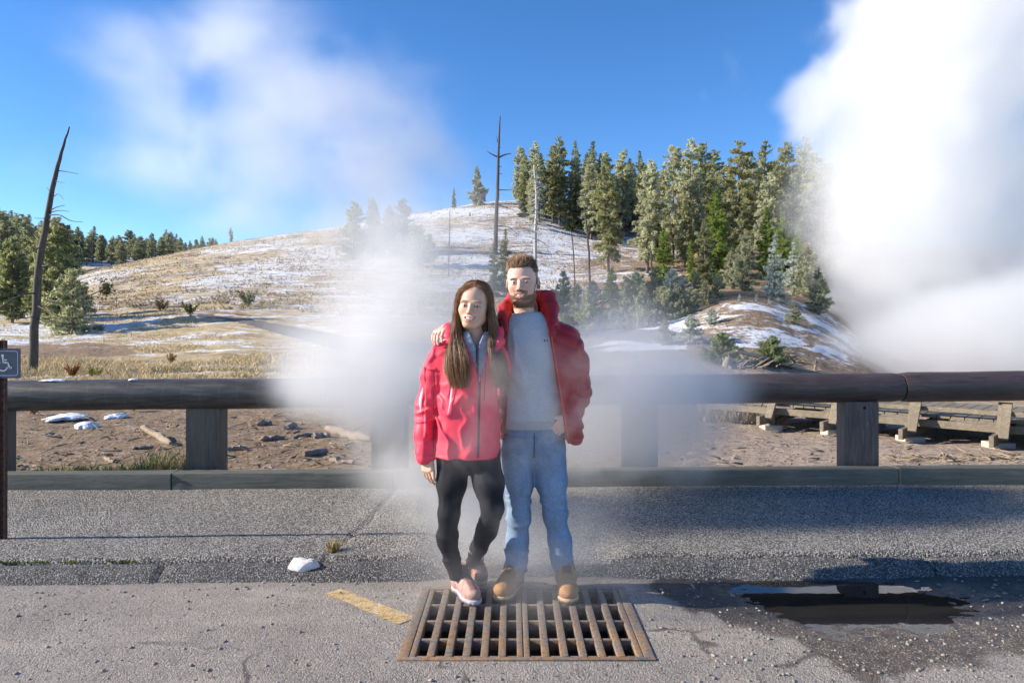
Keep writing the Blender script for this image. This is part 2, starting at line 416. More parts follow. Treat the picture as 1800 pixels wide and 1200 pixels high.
    c = t.mix(t.rng(t.mth('ADD', t.attr('trail'), t.mth('MULTIPLY_ADD', fine, .3, -.15)), .4, .6), c, t.ramp(tiny, [(.3, (.13, .12, .115)), (.7, (.24, .22, .21))]))
    sn = t.mth('ADD', t.attr('snow'), t.mth('ADD', t.mth('MULTIPLY_ADD', streak, 2.3, -1.15), t.mth('MULTIPLY_ADD', fine, 1.0, -.5)))
    sn = t.mth('ADD', sn, t.mth('MULTIPLY_ADD', tiny, .9, -.45))
    c = t.mix(t.rng(sn, .44, .72), c, (.74, .76, .80))
    t.set(Base_Color=c, Roughness=.9); t.b.inputs['Specular IOR Level'].default_value = .2
    t.bump(t.mth('ADD', t.mth('MULTIPLY', fine, 1.0), t.mth('MULTIPLY', tiny, .35)), .9, .12)
    o = mesh_obj('ground', np.stack((X, Yv, Z), -1).reshape(-1, 3), F, t.m,
                 attrs={'snow': snow.ravel(), 'dirt': dirt.ravel(), 'trail': trail.ravel(), 'pale': pale.ravel(), 'rust': orange.ravel()})
    tag(o, kind='structure')
build_terrain()

# ------------------------------------------------------------------ road, kerb, pavement (turned 1.6 degrees to the lens)
SK = 0.028
GX0, GX1, GXM, GY0, GY1 = -0.495, 0.62, 0.05, 3.055, 3.936     # the drain
def ramp_w(x): return sstep(-.62, -.34, x) * (1 - sstep(.52, .74, x))     # dropped kerb behind the drain
def puddle_d(x, y):
    p = np.stack((x, y, 0 * x), -1)
    q = ((x - 1.78) / np.where(x < 1.78, .54, .62)) ** 2 + ((y - 3.78 - .05 * (x - 1.8)) / np.where(y < 3.75, .46, .36)) ** 2
    return q + 1.5 * (fbm(p * np.array((4, 7, 1)), 77, 4) - .5) + 1.0 * (fbm(p * np.array((16, 30, 1)), 78, 3) - .5)
def road_z(x, y):
    p = np.stack((x, y, 0 * x), -1)
    z = .012 * (fbm(p * 1.3, 41, 3) - .5) + .005 * (fbm(p * 14, 43, 3) - .5)
    z = z - .02 * (1 - sstep(.3, 1.7, puddle_d(x, y)))
    near = np.minimum.reduce([np.maximum(np.maximum(GX0 - x, x - GX1), np.maximum(GY0 - y, y - GY1))]); g = sstep(0.0, .12, near)
    return z * g - .004
def build_road():
    xs = axis((-14, -4.6, .25), (-4.6, GX0, .024), (GX0, GX1, .03), (GX1, 1.0, .02), (1.0, 2.8, .0125), (2.8, 5.2, .024), (5.2, 14, .25))
    ys = axis((-8, 2.0, .2), (2.0, GY0, .022), (GY0, GY1, .0125), (GY1, 4.36, .0125))
    X, Yv = np.meshgrid(xs, ys, indexing='ij'); Yw = Yv + np.where(Yv > GY1, SK * X * sstep(GY1, 4.2, Yv), 0)
    Z = road_z(X, Yw); p = np.stack((X, Yw, 0 * X), -1)
    d = puddle_d(X, Yw); big = fbm(p * 1.7, 51, 4)
    wl = np.interp(X, [.55, .75, 1.0, 1.3, 1.42, 1.75, 2.1, 2.5, 3.2, 4.5], [4.05, 3.72, 3.55, 3.28, 2.9, 2.88, 3.05, 3.12, 3.16, 3.2])
    wet = sstep(-.05, .06, Yw - wl + .35 * (big - .5) + .2 * (fbm(p * 9, 52, 3) - .5)) * sstep(.62, .85, X + .35 * (fbm(p * 4, 54, 3) - .5))
    mud = 1 - sstep(1.0, 2.0, d)
    deep = sstep(.55, .75, wet) * sstep(3.35, 3.7, Yw + .5 * (big - .5))
    kerbside = sstep(3.86, 4.16, Yw + .25 * (big - .5)) * (1 - wet)
    n, m = X.shape; q = np.arange(n * m).reshape(n, m)
    xm = (xs[:-1] + xs[1:]) / 2; ym = (ys[:-1] + ys[1:]) / 2
    keep = ~(((xm > GX0) & (xm < GX1))[:, None] & ((ym > GY0) & (ym < GY1))[None, :])
    F = np.stack((q[:-1, :-1], q[1:, :-1], q[1:, 1:], q[:-1, 1:]), -1)[keep]
    t = T('worn_asphalt'); v = t.pos()
    ag = t.n('ShaderNodeSeparateColor', {0: t.vor(v, 150, 'Color')}).outputs[0]; agd = t.vor(v, 150)
    big_ = t.noise(v, 1.6, 6, .6); f2 = t.noise(v, 12, 6, .65); f3 = t.noise(v, 60, 4, .6)
    c = t.ramp(big_, [(.3, (.21, .18, .147)), (.5, (.30, .26, .215)), (.7, (.38, .335, .28))])
    c = t.mix(t.rng(f2, .35, .7, 0, .5), c, (.20, .185, .17)); c = t.mix(.40, c, t.ramp(ag, [(.0, (.07, .065, .06)), (.35, (.20, .18, .16)), (.75, (.30, .275, .24)), (1, (.52, .48, .43))]))
    c = t.mix(t.rng(t.noise(t.scale(v, (.5, 1.6, 1)), 2.2, 5, .6, .5), .52, .72, 0, .5), c, (.40, .35, .285)); c = t.mix(t.rng(t.noise(v, 3.1, 5, .65, .8), .60, .74, 0, .5), c, (.125, .108, .09))
    pit = t.rng(t.noise(t.scale(v, (1, 1.4, 1)), 34, 3, .5), .63, .72); c = t.mix(t.mth('MULTIPLY', pit, .7), c, (.07, .062, .055))
    wv = t.n('ShaderNodeVectorMath', {0: t.n('ShaderNodeTexNoise', {'Vector': v, 'Scale': 4.0, 'Detail': 4.0}).outputs['Color'], 1: (.35, .35, 0), 2: v}, operation='MULTIPLY_ADD').outputs[0]
    crk = t.mth('MULTIPLY', t.rng(t.vor(t.scale(wv, (1, 1, 0)), .75, 'Distance', 'DISTANCE_TO_EDGE'), .012, .003), t.rng(t.noise(v, 1.3, 3), .48, .58)); c = t.mix(t.mth('MULTIPLY', crk, .75), c, (.06, .052, .045))
    c = t.mix(t.mth('MULTIPLY', t.attr('kerbside'), .45), c, (.10, .085, .07))
    wc = t.ramp(f2, [(.3, (.06, .048, .038)), (.7, (.15, .122, .095))]); wc = t.mix(t.rng(ag, .86, .95, 0, .8), wc, (.40, .34, .26))
    c = t.mix(t.attr('wet'), c, wc); c = t.mix(t.attr('deep'), c, t.ramp(f3, [(.3, (.02, .018, .017)), (.7, (.06, .055, .05))]))
    r = t.mix(t.attr('wet'), (.9, .9, .9), t.ramp(f2, [(.35, .45), (.7, .75)])); r = t.mix(t.attr('mud'), r, (.28, .28, .28))
    t.set(Base_Color=c, Roughness=r); t.b.inputs['Specular IOR Level'].default_value = .4
    t.bump(t.mth('ADD', t.mth('MULTIPLY', agd, -.5), t.mth('ADD', f3, t.mth('MULTIPLY', pit, -1.2))), .8, .008)
    o = mesh_obj('road', np.stack((X, Yw, Z), -1).reshape(-1, 3), F.reshape(-1, 4), t.m, attrs={'wet': wet.ravel(), 'mud': mud.ravel(), 'deep': deep.ravel(), 'kerbside': kerbside.ravel()})
    tag(o, kind='structure')
    # still water lying in the hollow
    w = T('puddle_water'); w.set(Base_Color=(.02, .018, .015), Roughness=.012, IOR=1.33); w.b.inputs['Specular IOR Level'].default_value = .8
    w.bump(w.noise(w.pos(), 9, 2), .015, .01)
    a = np.linspace(0, 2 * math.pi, 65)[:-1]; x = 1.78 + 1.0 * np.cos(a); y = 3.73 + .52 * np.sin(a)
    o = mesh_obj('puddle', np.stack((x, y, np.full(64, -.0155)), -1), [tuple(range(64))], w.m, smooth=False); tag(o, kind='structure')
build_road()

def build_pavement():
    agg = None
    def surf(x, yp):
        p = np.stack((x, yp, 0 * x), -1); w = ramp_w(x)
        full = .078 + .092 * np.clip((yp - 4.3) / 1.4, 0, 1.1); low = .012 + .155 * sstep(4.05, 5.7, yp)
        return full * (1 - w) + low * w + .014 * (fbm(p * 1.1, 61, 3) - .5) + .006 * (fbm(p * 18, 62, 3) - .5)
    def aggregate(name, dark, mid_, light, sc):
        t = T(name); v = t.pos(); cell = t.vor(v, sc, 'Color'); g = t.n('ShaderNodeSeparateColor', {0: cell}); d = t.vor(v, sc)
        big_ = t.noise(v, 1.1, 5, .6); f2 = t.noise(v, 7, 5)
        c = t.ramp(g.outputs[0], [(0, dark), (.3, tuple(.6 * a for a in mid_)), (.7, mid_), (.93, light), (1, (.66, .63, .57))])
        c = t.mix(t.rng(d, .35, .6, 0, .75), c, (.035, .033, .032))
        c = t.mix(1.0, c, t.ramp(t.mth('MULTIPLY_ADD', f2, .35, t.mth('MULTIPLY', big_, .65)), [(.3, (.70, .70, .72)), (.5, (.95, .94, .93)), (.72, (1.2, 1.17, 1.12))]), 'MULTIPLY')
        t.set(Base_Color=c, Roughness=.85); t.b.inputs['Specular IOR Level'].default_value = .4
        t.bump(t.mth('ADD', t.mth('MULTIPLY', d, -1.0), t.mth('MULTIPLY', g.outputs[1], .5)), 1.0, .012); return t.m
    xs = axis((-14, -4.8, .2), (-4.8, 5.2, .025), (5.2, 14, .2)); ys = axis((4.228, 4.7, .018), (4.7, 5.84, .04))
    X, Yp = np.meshgrid(xs, ys, indexing='ij'); edge = 1 - sstep(4.22, 4.26, Yp)
    wob = .03 * (fbm(np.stack((X * 2.5, 0 * X, 0 * X), -1), 63, 3) - .5)
    Yq = Yp + wob * (1 - sstep(4.3, 4.8, Yp)); Z = surf(X, Yq) - .09 * edge * (1 - ramp_w(X))
    # the thin diagonal crack left of the couple
    cx = np.interp(Yp, [4.25, 4.9, 6.0], [-1.10, -.98, -.90]) + .03 * (fbm(np.stack((0 * Yp, Yp * 9, 0 * Yp), -1), 8, 3) - .5)
    Z = Z - .02 * np.exp(-((X - cx) / .016) ** 2)
    n, m = X.shape; q = np.arange(n * m).reshape(n, m); F = np.stack((q[:-1, :-1], q[1:, :-1], q[1:, 1:], q[:-1, 1:]), -1).reshape(-1, 4)
    pm = aggregate('pavement_aggregate', (.09, .087, .083), (.50, .47, .42), (.64, .61, .54), 105)
    tag(mesh_obj('pavement', np.stack((X, Yq + SK * X, Z), -1).reshape(-1, 3), F, pm), kind='structure')
    # rolled asphalt kerb: a lumpy lip in front of the pavement, broken off on both sides of the drain
    prof = [(4.015, -.02), (4.06, .012), (4.085, .034), (4.11, .049), (4.15, .064), (4.178, .064), (4.196, .050), (4.212, .018), (4.222, -.03)]
    km = aggregate('kerb_asphalt', (.06, .059, .057), (.27, .26, .25), (.48, .465, .44), 130)
    xs = axis((-14, -4.8, .2), (-4.8, 5.2, .022), (5.2, 14, .2)); pr = np.array(prof)
    s = np.linspace(0, 1, 26); py_ = np.interp(s, np.linspace(0, 1, len(pr)), pr[:, 0]); pz = np.interp(s, np.linspace(0, 1, len(pr)), pr[:, 1])
    X, I = np.meshgrid(xs, np.arange(26), indexing='ij'); p = np.stack((X, py_[I], 0 * X), -1)
    w = ramp_w(X); lump = fbm(p * np.array((3, 3, 1)), 71, 3) - .5; fine = fbm(p * 20, 72, 3) - .5
    Yq = py_[I] + .035 * (fbm(np.stack((X * 2.5, 0 * X, 0 * X), -1), 63, 3) - .5) * sstep(4.1, 4.2, py_[I]) - .03 * (lump) * (1 - sstep(4.1, 4.2, py_[I]))
    Z = (pz[I] * (1 + .55 * lump)) * (1 - w) + (-.012 + .034 * sstep(4.0, 4.22, py_[I])) * w + .010 * fine
    Z = Z - .05 * np.exp(-((X - 2.47 + .2 * (py_[I] - 4.1)) / .014) ** 2) - .03 * np.exp(-((X + 2.0) / .012) ** 2)
    n, m = X.shape; q = np.arange(n * m).reshape(n, m); F = np.stack((q[:-1, :-1], q[1:, :-1], q[1:, 1:], q[:-1, 1:]), -1).reshape(-1, 4)
    tag(mesh_obj('kerb', np.stack((X, Yq + SK * X, Z), -1).reshape(-1, 3), F, km), kind='structure')
build_pavement()
def pave_z(x): return .1
# faded yellow line on the road
def build_line():
    a, b = P(585, 1038, 3.867)[:2], P(716, 1090, 3.474)[:2]
    d = (b - a) / np.linalg.norm(b - a); nrm = np.array((-d[1], d[0])); L = np.linalg.norm(b - a); V = []; F = []
    m, k = 40, 5
    for i in range(m + 1):
        for j in range(k + 1):
            e = .012 * (vnoise(np.array((i * .7, j * 3.1, 0.)), 5) - .5)
            q = a + d * (L * i / m) + nrm * (.105 * (j / k - .5) + e); V.append((*q, float(road_z(q[:1], q[1:2])[0]) + .004))
    F = [(i * (k + 1) + j, i * (k + 1) + j + 1, (i + 1) * (k + 1) + j + 1, (i + 1) * (k + 1) + j) for i in range(m) for j in range(k)]
    t = T('worn_yellow_paint'); f = t.noise(t.pos(), 26, 6, .7); g = t.noise(t.pos(), 9, 4)
    t.set(Base_Color=t.mix(t.rng(g, .35, .65), (.55, .36, .13), (.62, .47, .26)), Roughness=.8)
    tr = t.n('ShaderNodeBsdfTransparent'); mx = t.n('ShaderNodeMixShader', {0: t.rng(t.mth('MULTIPLY_ADD', t.noise(t.pos(), 110, 4, .6), .6, t.mth('MULTIPLY', f, .4)), .46, .62, .05, .85), 1: t.b.outputs[0], 2: tr.outputs[0]})
    t.t.links.new(mx.outputs[0], t.out.inputs[0])
    tag(mesh_obj('road_marking', V, F, t.m), kind='structure')
build_line()

# ------------------------------------------------------------------ timber kerb and log guard rail
def wood(name, a, b, c, rough=.75, stretch=(1, 12, 12), sc=3.0, spots=0.0):
    t = T(name); v = t.scale(t.obj(), stretch); f = t.noise(v, sc, 6, .65, .8); g = t.noise(v, sc * 6, 4, .6); h = t.noise(t.obj(), 1.7, 4)
    col = t.ramp(t.mth('MULTIPLY_ADD', g, .35, t.mth('MULTIPLY', f, .65)), [(.32, a), (.5, b), (.68, c)])
    col = t.mix(t.rng(h, .4, .7, 0, .45), col, tuple(x * .55 for x in b))
    if spots: col = t.mix(t.rng(t.noise(t.obj(), 9, 4, .6), .66, .72, 0, spots), col, (.55, .56, .58))
    t.set(Base_Color=col, Roughness=rough); t.bump(t.mth('ADD', f, t.mth('MULTIPLY', g, .5)), .6, .008); return t.m
M_TIMB = wood('weathered_timber', (.055, .055, .043), (.105, .105, .085), (.165, .16, .13))
M_POST = wood('stained_post', (.06, .045, .04), (.125, .095, .083), (.19, .15, .13), stretch=(12, 12, 1))
M_POSTL = wood('brown_post', (.055, .048, .038), (.115, .098, .078), (.18, .15, .115), stretch=(12, 12, 1))
M_LOG = wood('dark_painted_log', (.026, .018, .018), (.065, .046, .044), (.12, .088, .078), rough=.5, spots=.0)
M_LOGL = wood('grey_painted_log', (.028, .032, .038), (.06, .068, .078), (.115, .125, .135), rough=.5)
M_SNOW = simple('old_snow', (.70, .72, .76), .8, .18, 14, .6, .012)
def kerb_y(x): return 5.65 + .0265 * x
labs = ['long grey green timber kerb ending at the left edge of the photo behind the sign post',
        'grey timber kerb behind the pavement running from under the left log post to the steam',
        'grey timber kerb mostly hidden in the steam behind the couple, ending at the right log post',
        'grey timber kerb behind the pavement at far right beyond the right log post']
for (x0, x1), lb in zip([(-7.5, -2.68), (-2.672, -.95), (-.942, 3.118), (3.126, 7.5)], labs):
    mb = MB(); z0, z1 = .10, .292 + (.012 if x0 > 0 else 0) + (.006 if x0 == -.942 else 0)
    nn = 24; V = []
    rng = random.Random(int(x0 * 10)); yo = rng.uniform(-.008, .008)
    a = np.array((x0, kerb_y(x0) + yo, 0)); b = np.array((x1, kerb_y(x1) + yo, 0))
    sec = [(0, z0), (0, z1 - .012), (.004, z1 - .004), (.012, z1), (.13, z1), (.138, z1 - .01), (.138, z0)]
    for i in range(nn + 1):
        c = a + (b - a) * i / nn
        for dy, z in sec:
            k = .006 * (vnoise(np.array((i * .9 + x0, dy * 30, z * 20)), 4) - .5); V.append((c[0], c[1] + dy + k, z + k))
    F = [(i * 7 + j, i * 7 + j + 1, (i + 1) * 7 + j + 1, (i + 1) * 7 + j) for i in range(nn) for j in range(6)] + [tuple(range(6, -1, -1)), tuple(nn * 7 + j for j in range(7))]
    o = mesh_obj('timber_kerb', V, F, M_TIMB, smooth=False, origin=((x0 + x1) / 2, kerb_y((x0 + x1) / 2), z0)); auto_smooth(o, 35)
    tag(o, lb, 'timber kerb', 'timber kerbs along the pavement')

def rail_c(x): return np.array((x, 5.98 + .028 * x, .905 + .0072 * x))
gr = empty('guard_rail', (0, 6.07, .15), 'low guard rail of thick dark painted logs on stubby square posts behind the couple', 'guard rail')
def log(x0, x1, mat, seed, r=.131, bands=False):
    n = max(8, int((x1 - x0) * 14)); xs = np.linspace(x0, x1, n); pts = [rail_c(x) + np.array((0, 0, .006 * (vnoise(np.array((x * 1.3, 0., 0.)), seed) - .5))) for x in xs]
    rs = [r * (1 + .03 * (vnoise(np.array((x * 2.1, 1., 0.)), seed) - .5)) for x in xs]
    rs[0] *= .93; rs[-1] *= .93; xs[1] = xs[0] + .02
    mb = MB(); mb.tube(pts, rs, 28, True, .012, seed)
    o = mb.build('log_beam', mat, gr, origin=(0, 6.07, .15)); auto_smooth(o, 50); return o
def banded(mat_name):
    t = T(mat_name); v = t.obj(); sx = t.n('ShaderNodeSeparateXYZ', {0: v}); f = t.noise(t.scale(v, (1, 9, 9)), 4, 6, .65, .6); g = t.noise(v, 30, 4)
    col = t.ramp(f, [(.3, (.022, .018, .016)), (.5, (.056, .050, .047)), (.7, (.112, .102, .095))])
    q = t.mth('FRACT', t.mth('ADD', t.mth('MULTIPLY', sx.outputs[0], 6.6), t.mth('MULTIPLY', t.noise(t.scale(v, (.8, 6, 6)), 3), .5)))
    line = t.mth('MULTIPLY', t.rng(t.mth('ABSOLUTE', t.mth('SUBTRACT', q, .5)), .06, .015), t.rng(g, .2, .5))
    col = t.mix(t.mth('MULTIPLY', line, .10), col, (.20, .22, .24))
    t.set(Base_Color=col, Roughness=.45); t.bump(f, .5, .008); return t.m
log(-7.5, -.9, banded('grey_log_with_bands'), 3, .126); log(-.89, 3.305, M_LOG, 7, .125); log(3.315, 7.5, M_LOG, 11, .128)
def post(px, py0, Y, w, d, mat, holes=False, off=.0):
    x = (px - 900) * Y / FPX; rz = rail_c(x)[2]; mb = MB(); zb = Hz(x, Y) - .12
    M = Matrix.Translation((x, Y, 0)) @ Matrix.Rotation(math.radians(off), 4, 'Z')
    mb.box((-w / 2, -d / 2, zb), (w / 2, d / 2, rz - .112), M, .022)
    o = mb.build('post', mat, gr, origin=(0, 6.07, .15)); auto_smooth(o, 30)
    if holes:
        kb = MB(); kb.tube([(x + .06, Y - d / 2 - .004, rz - .30), (x + .06, Y - d / 2 + .02, rz - .30)], [.027, .027], 16)
        kb.build('knot', simple('pale_knot', (.30, .26, .17), .8, .4, 60), o, origin=(0, 6.07, .15))
        hb = MB(); hb.tube([(x + .012, Y - d / 2 - .004, rz - .165), (x + .012, Y - d / 2 + .02, rz - .165)], [.013, .013], 14)
        hb.build('bolt_hole', simple('dark_hole', (.008, .007, .007), .9, .2), o, origin=(0, 6.07, .15))
    return o
post(364, 830, 5.96, .285, .20, M_POSTL, off=4); post(-8, 830, 5.92, .225, .20, M_POSTL)
post(686, 825, 6.0, .285, .20, M_POSTL, off=-2); post(1124, 822, 6.05, .285, .20, M_POST); post(1507, 815, 6.09, .285, .20, M_POST, True, -5)
# snow lying on the left log and on the ground under it
def snow_lump(c, rx, ry, rz, seed, label):
    bm = bmesh.new(); bmesh.ops.create_icosphere(bm, subdivisions=4, radius=1); V = np.array([v.co for v in bm.verts]); F = [[v.index for v in f.verts] for f in bm.faces]; bm.free()
    k = .35 + 1.3 * fbm(V * np.array((2.2, 2.2, .6)) + seed * 7.3, seed, 5); k = k + .22 * (vnoise(V * 7 + seed, 3) - .5); V = V * np.stack((k * rx, k * ry, rz * (0.7 + .5 * k)), -1); V[:, 2] = np.where(V[:, 2] < 0, V[:, 2] * .25, V[:, 2])
    o = mesh_obj('snow_patch', V + np.array(c), F, M_SNOW, origin=c); return tag(o, label, 'snow patch', 'snow patches around the guard rail')
for px, w, s, hh, lb in [(100, .11, 1, .012, 'flat crust of snow on top of the left log rail'), (238, .035, 2, .012, 'smallest fleck of snow on top of the log rail')]:
    c = rail_c((px - 900) * 5.9 / FPX) + np.array((0, -.012, .120)); snow_lump(c, w, .045, hh, s, lb)
for px, py, w, d, s, hh, lb in [(150, 752, .17, .13, 3, .07, 'bright white mound of snow on brown dirt under the log rail'), (120, 735, .26, .3, 4, .05, 'wide snow patch on dirt just behind the bright mound'),
                          (205, 733, .16, .2, 5, .045, 'small snow patch right of the bright mound under the rail')]:
    Y = 1.36 * FPX / (py - HORIZ); Y = 9.6; x = (px - 900) * Y / FPX
    for yy in np.linspace(7.4, 14, 200):
        if HORIZ - (Hz((px - 900) * yy / FPX, yy) - CAMZ) * FPX / yy <= py: Y = yy; break
    x = (px - 900) * Y / FPX; snow_lump((x, Y, Hz(x, Y)), w, d, hh, s, lb)

# ------------------------------------------------------------------ accessible parking sign
def build_sign():
    Y = 4.52; z0 = .09; x = (6 - 900) * Y / FPX; zt = CAMZ - (598 - HORIZ) * Y / FPX
    r = empty('parking_sign', (x, Y, z0), 'dark blue wheelchair parking sign on a rusty brown steel post', 'sign')
    t = T('rusty_steel'); f = t.noise(t.obj(), 30, 5); t.set(Base_Color=t.ramp(f, [(.3, (.05, .022, .016)), (.7, (.13, .06, .04))]), Roughness=.7, Metallic=.2); t.bump(f, .4, .003)
    mb = MB(); w = .019
    mb.box((x - w, Y - .004, z0 - .1), (x + w, Y + .002, zt)); mb.box((x - w - .006, Y - .026, z0 - .1), (x - w, Y + .002, zt)); mb.box((x + w, Y - .026, z0 - .1), (x + w + .006, Y + .002, zt))
    o = mb.build('post', t.m, r, origin=(x, Y, z0))
    hb = MB()
    for i in range(26):
        zz = z0 + .06 + i * .05
        if zz < zt - .02: hb.box((x - .004, Y - .0065, zz - .006), (x + .004, Y - .0045, zz + .006))
    tag(hb.build('hole_row', simple('hole_black', (.01, .008, .007), .9), o, origin=(x, Y, z0)), kind='stuff')
    y1 = Y - .028; cx = (12 - 900) * Y / FPX; top = CAMZ - (612 - HORIZ) * Y / FPX; bot = CAMZ - (664 - HORIZ) * Y / FPX; hw = 30 * Y / FPX; cz = (top + bot) / 2
    blue = simple('navy_sign_face', (.045, .062, .105), .45, .12, 12)
    white = simple('white_sign_paint', (.62, .64, .66), .5, .05)
    mb = MB(); mb.box((cx - hw, y1 - .003, bot), (cx + hw, y1, top), None, .001); pn = mb.build('panel', blue, r, origin=(x, Y, z0))
    def flat(polys, name):
        b = MB()
        for q in polys: b.add([(cx + a, y1 - .0042, cz + c) for a, c in q], [tuple(range(len(q)))])
        return b.build(name, white, pn, origin=(x, Y, z0))
    s = .155 / .188 * (top - bot) / .155          # symbol scale
    def line(pts, w):
        out = []; pts = [np.array(p) for p in pts]
        for a, b in zip(pts[:-1], pts[1:]):
            d = (b - a) / np.linalg.norm(b - a); n = np.array((-d[1], d[0])) * w / 2; e = d * w * .3
            out.append([a - n - e, b - n + e, b + n + e, a + n - e])
        return out
    circ = lambda c, r, n=20: [(c[0] + r * math.cos(2 * math.pi * k / n), c[1] + r * math.sin(2 * math.pi * k / n)) for k in range(n)]
    k = s * .155
    head = [circ((-.03 * k, .31 * k), .055 * k)]
    body = line([(-.02 * k, .24 * k), (0, .03 * k), (.18 * k, .03 * k), (.27 * k, -.2 * k), (.33 * k, -.17 * k)], .062 * k) + line([(-.01 * k, .14 * k), (.14 * k, .14 * k)], .045 * k)
    arc = [(-.02 * k + .19 * k * math.cos(a), -.12 * k + .19 * k * math.sin(a)) for a in np.linspace(math.radians(125), math.radians(352), 26)]
    wh = []
    for a, b in zip(arc[:-1], arc[1:]):
        c = np.array((-.02 * k, -.12 * k)); wh.append([c + (np.array(a) - c) * .86, c + (np.array(b) - c) * .86, c + (np.array(b) - c) * 1.1, c + (np.array(a) - c) * 1.1])
    flat(head + body + wh, 'wheelchair_symbol')
    rr = [(sx * (hw - .016) , sz * ((top - bot) / 2 - .016)) for sx, sz in ((1, 1), (-1, 1), (-1, -1), (1, -1))]
    ring = []; rad = .018
    for (px_, pz_), a0 in zip(rr, (0, 90, 180, 270)):
        c = (px_ - math.copysign(rad, px_), pz_ - math.copysign(rad, pz_))
        ring += [(c, math.radians(a0 + 15 * i)) for i in range(7)]
    bq = []
    for (c0, a0), (c1, a1) in zip(ring, ring[1:] + ring[:1]):
        f = lambda c, a, r_: (c[0] + r_ * math.cos(a), c[1] + r_ * math.sin(a)); bq.append([f(c0, a0, rad), f(c1, a1, rad), f(c1, a1, rad - .0025), f(c0, a0, rad - .0025)])
    flat(bq, 'border_line')
    bt = MB(); 
    for zz in (top - .008, bot + .008): bt.tube([(x, y1 - .007, zz), (x, y1, zz)], [.006, .006], 10)
    bt2 = MB(); bt2.tube([(x, y1 - .007, top - .007), (x, y1, top - .007)], [.006, .006], 10); bt2.build('bolt', t.m, pn, origin=(x, Y, z0))
    bt3 = MB(); bt3.tube([(x, y1 - .007, bot + .007), (x, y1, bot + .007)], [.006, .006], 10); bt3.build('bolt', t.m, pn, origin=(x, Y, z0))
build_sign()

# ------------------------------------------------------------------ storm drain
def build_drain():
    t = T('rusty_cast_iron'); v = t.pos(); a = t.noise(v, 9, 6, .65); b = t.noise(v, 45, 5, .65); g = t.noise(v, 140, 3)
    c = t.ramp(b, [(.3, (.105, .088, .072)), (.55, (.19, .165, .14)), (.75, (.26, .23, .195))])
    front = t.rng(t.n('ShaderNodeSeparateXYZ', {0: v}).outputs[1], 3.7, 3.1)
    c = t.mix(t.mth('MULTIPLY', t.rng(t.mth('MULTIPLY_ADD', b, .4, t.mth('MULTIPLY', a, .6)), .42, .58), t.mth('MULTIPLY_ADD', front, .6, .25)), c, t.ramp(g, [(.3, (.23, .105, .035)), (.7, (.40, .23, .09))]))
    c = t.mix(t.rng(a, .58, .66, 0, .6), c, (.06, .05, .042))
    t.set(Base_Color=c, Roughness=.8); t.bump(t.mth('ADD', b, t.mth('MULTIPLY', g, .5)), .7, .004)
    fr = MB(); e = .045
    for lo, hi in (((GX0, GY0, -.06), (GX1, GY0 + .028, .004)), ((GX0, GY1 - .05, -.06), (GX1, GY1, .004)), ((GX0, GY0 + .0285, -.06), (GX0 + e, GY1 - .0505, .003)), ((GX1 - e, GY0 + .0285, -.06), (GX1, GY1 - .0505, .003))):
        fr.box(lo, hi, None, .004)
    o = fr.build('drain_surround', t.m, origin=((GX0 + GX1) / 2, GY0, 0)); auto_smooth(o); tag(o, 'rusty iron frame around the pair of drain grates in the road', 'drain frame')
    # the two gratings
    ys = [GY0 + .031, GY0 + .215, GY0 + .42, GY0 + .625, GY1 - .053]
    for x0, x1, lb in ((GX0 + e + .003, GXM - .002, 'left half of the rusty drain grate, under the pink shoes'), (GXM + .002, GX1 - e - .003, 'right half of the rusty drain grate, under the tan boots')):
        mb = MB(); pit = (x1 - x0 - .026) / 6
        for i in range(7):
            w = .013 if i in (0, 6) else .0165; xc = x0 + .013 + i * pit
            if i == 0: xc = x0 + w
            if i == 6: xc = x1 - w
            mb.box((xc - w, ys[0], -.055), (xc + w, ys[-1], .002 + .0007 * (i % 3)), None, .004)
        for j, y in enumerate(ys):
            w = .011 if 0 < j < 4 else .009; yc = y + (w if j == 0 else -w if j == 4 else 0)
            mb.box((x0 + .001, yc - w, -.05), (x1 - .001, yc + w, -.002), None, .003)
        o = mb.build('drain_grate', t.m, origin=((x0 + x1) / 2, GY0, 0)); auto_smooth(o); tag(o, lb, 'drain grate', 'iron drain grates in the road')
    # concrete box below
    pm = simple('drain_concrete', (.22, .19, .16), .9, .4, 8, .6, .02); mb = MB(); z1, z2 = -.065, -.62
    A = [(GX0 + .01, GY0 + .01), (GX1 - .01, GY0 + .01), (GX1 - .01, GY1 - .01), (GX0 + .01, GY1 - .01)]
    mb.add([(x, y, z) for z in (z1, z2) for x, y in A], [(0, 1, 5, 4), (1, 2, 6, 5), (2, 3, 7, 6), (3, 0, 4, 7), (4, 5, 6, 7)])
    tag(mb.build('drain_pit', pm), kind='structure')
build_drain()

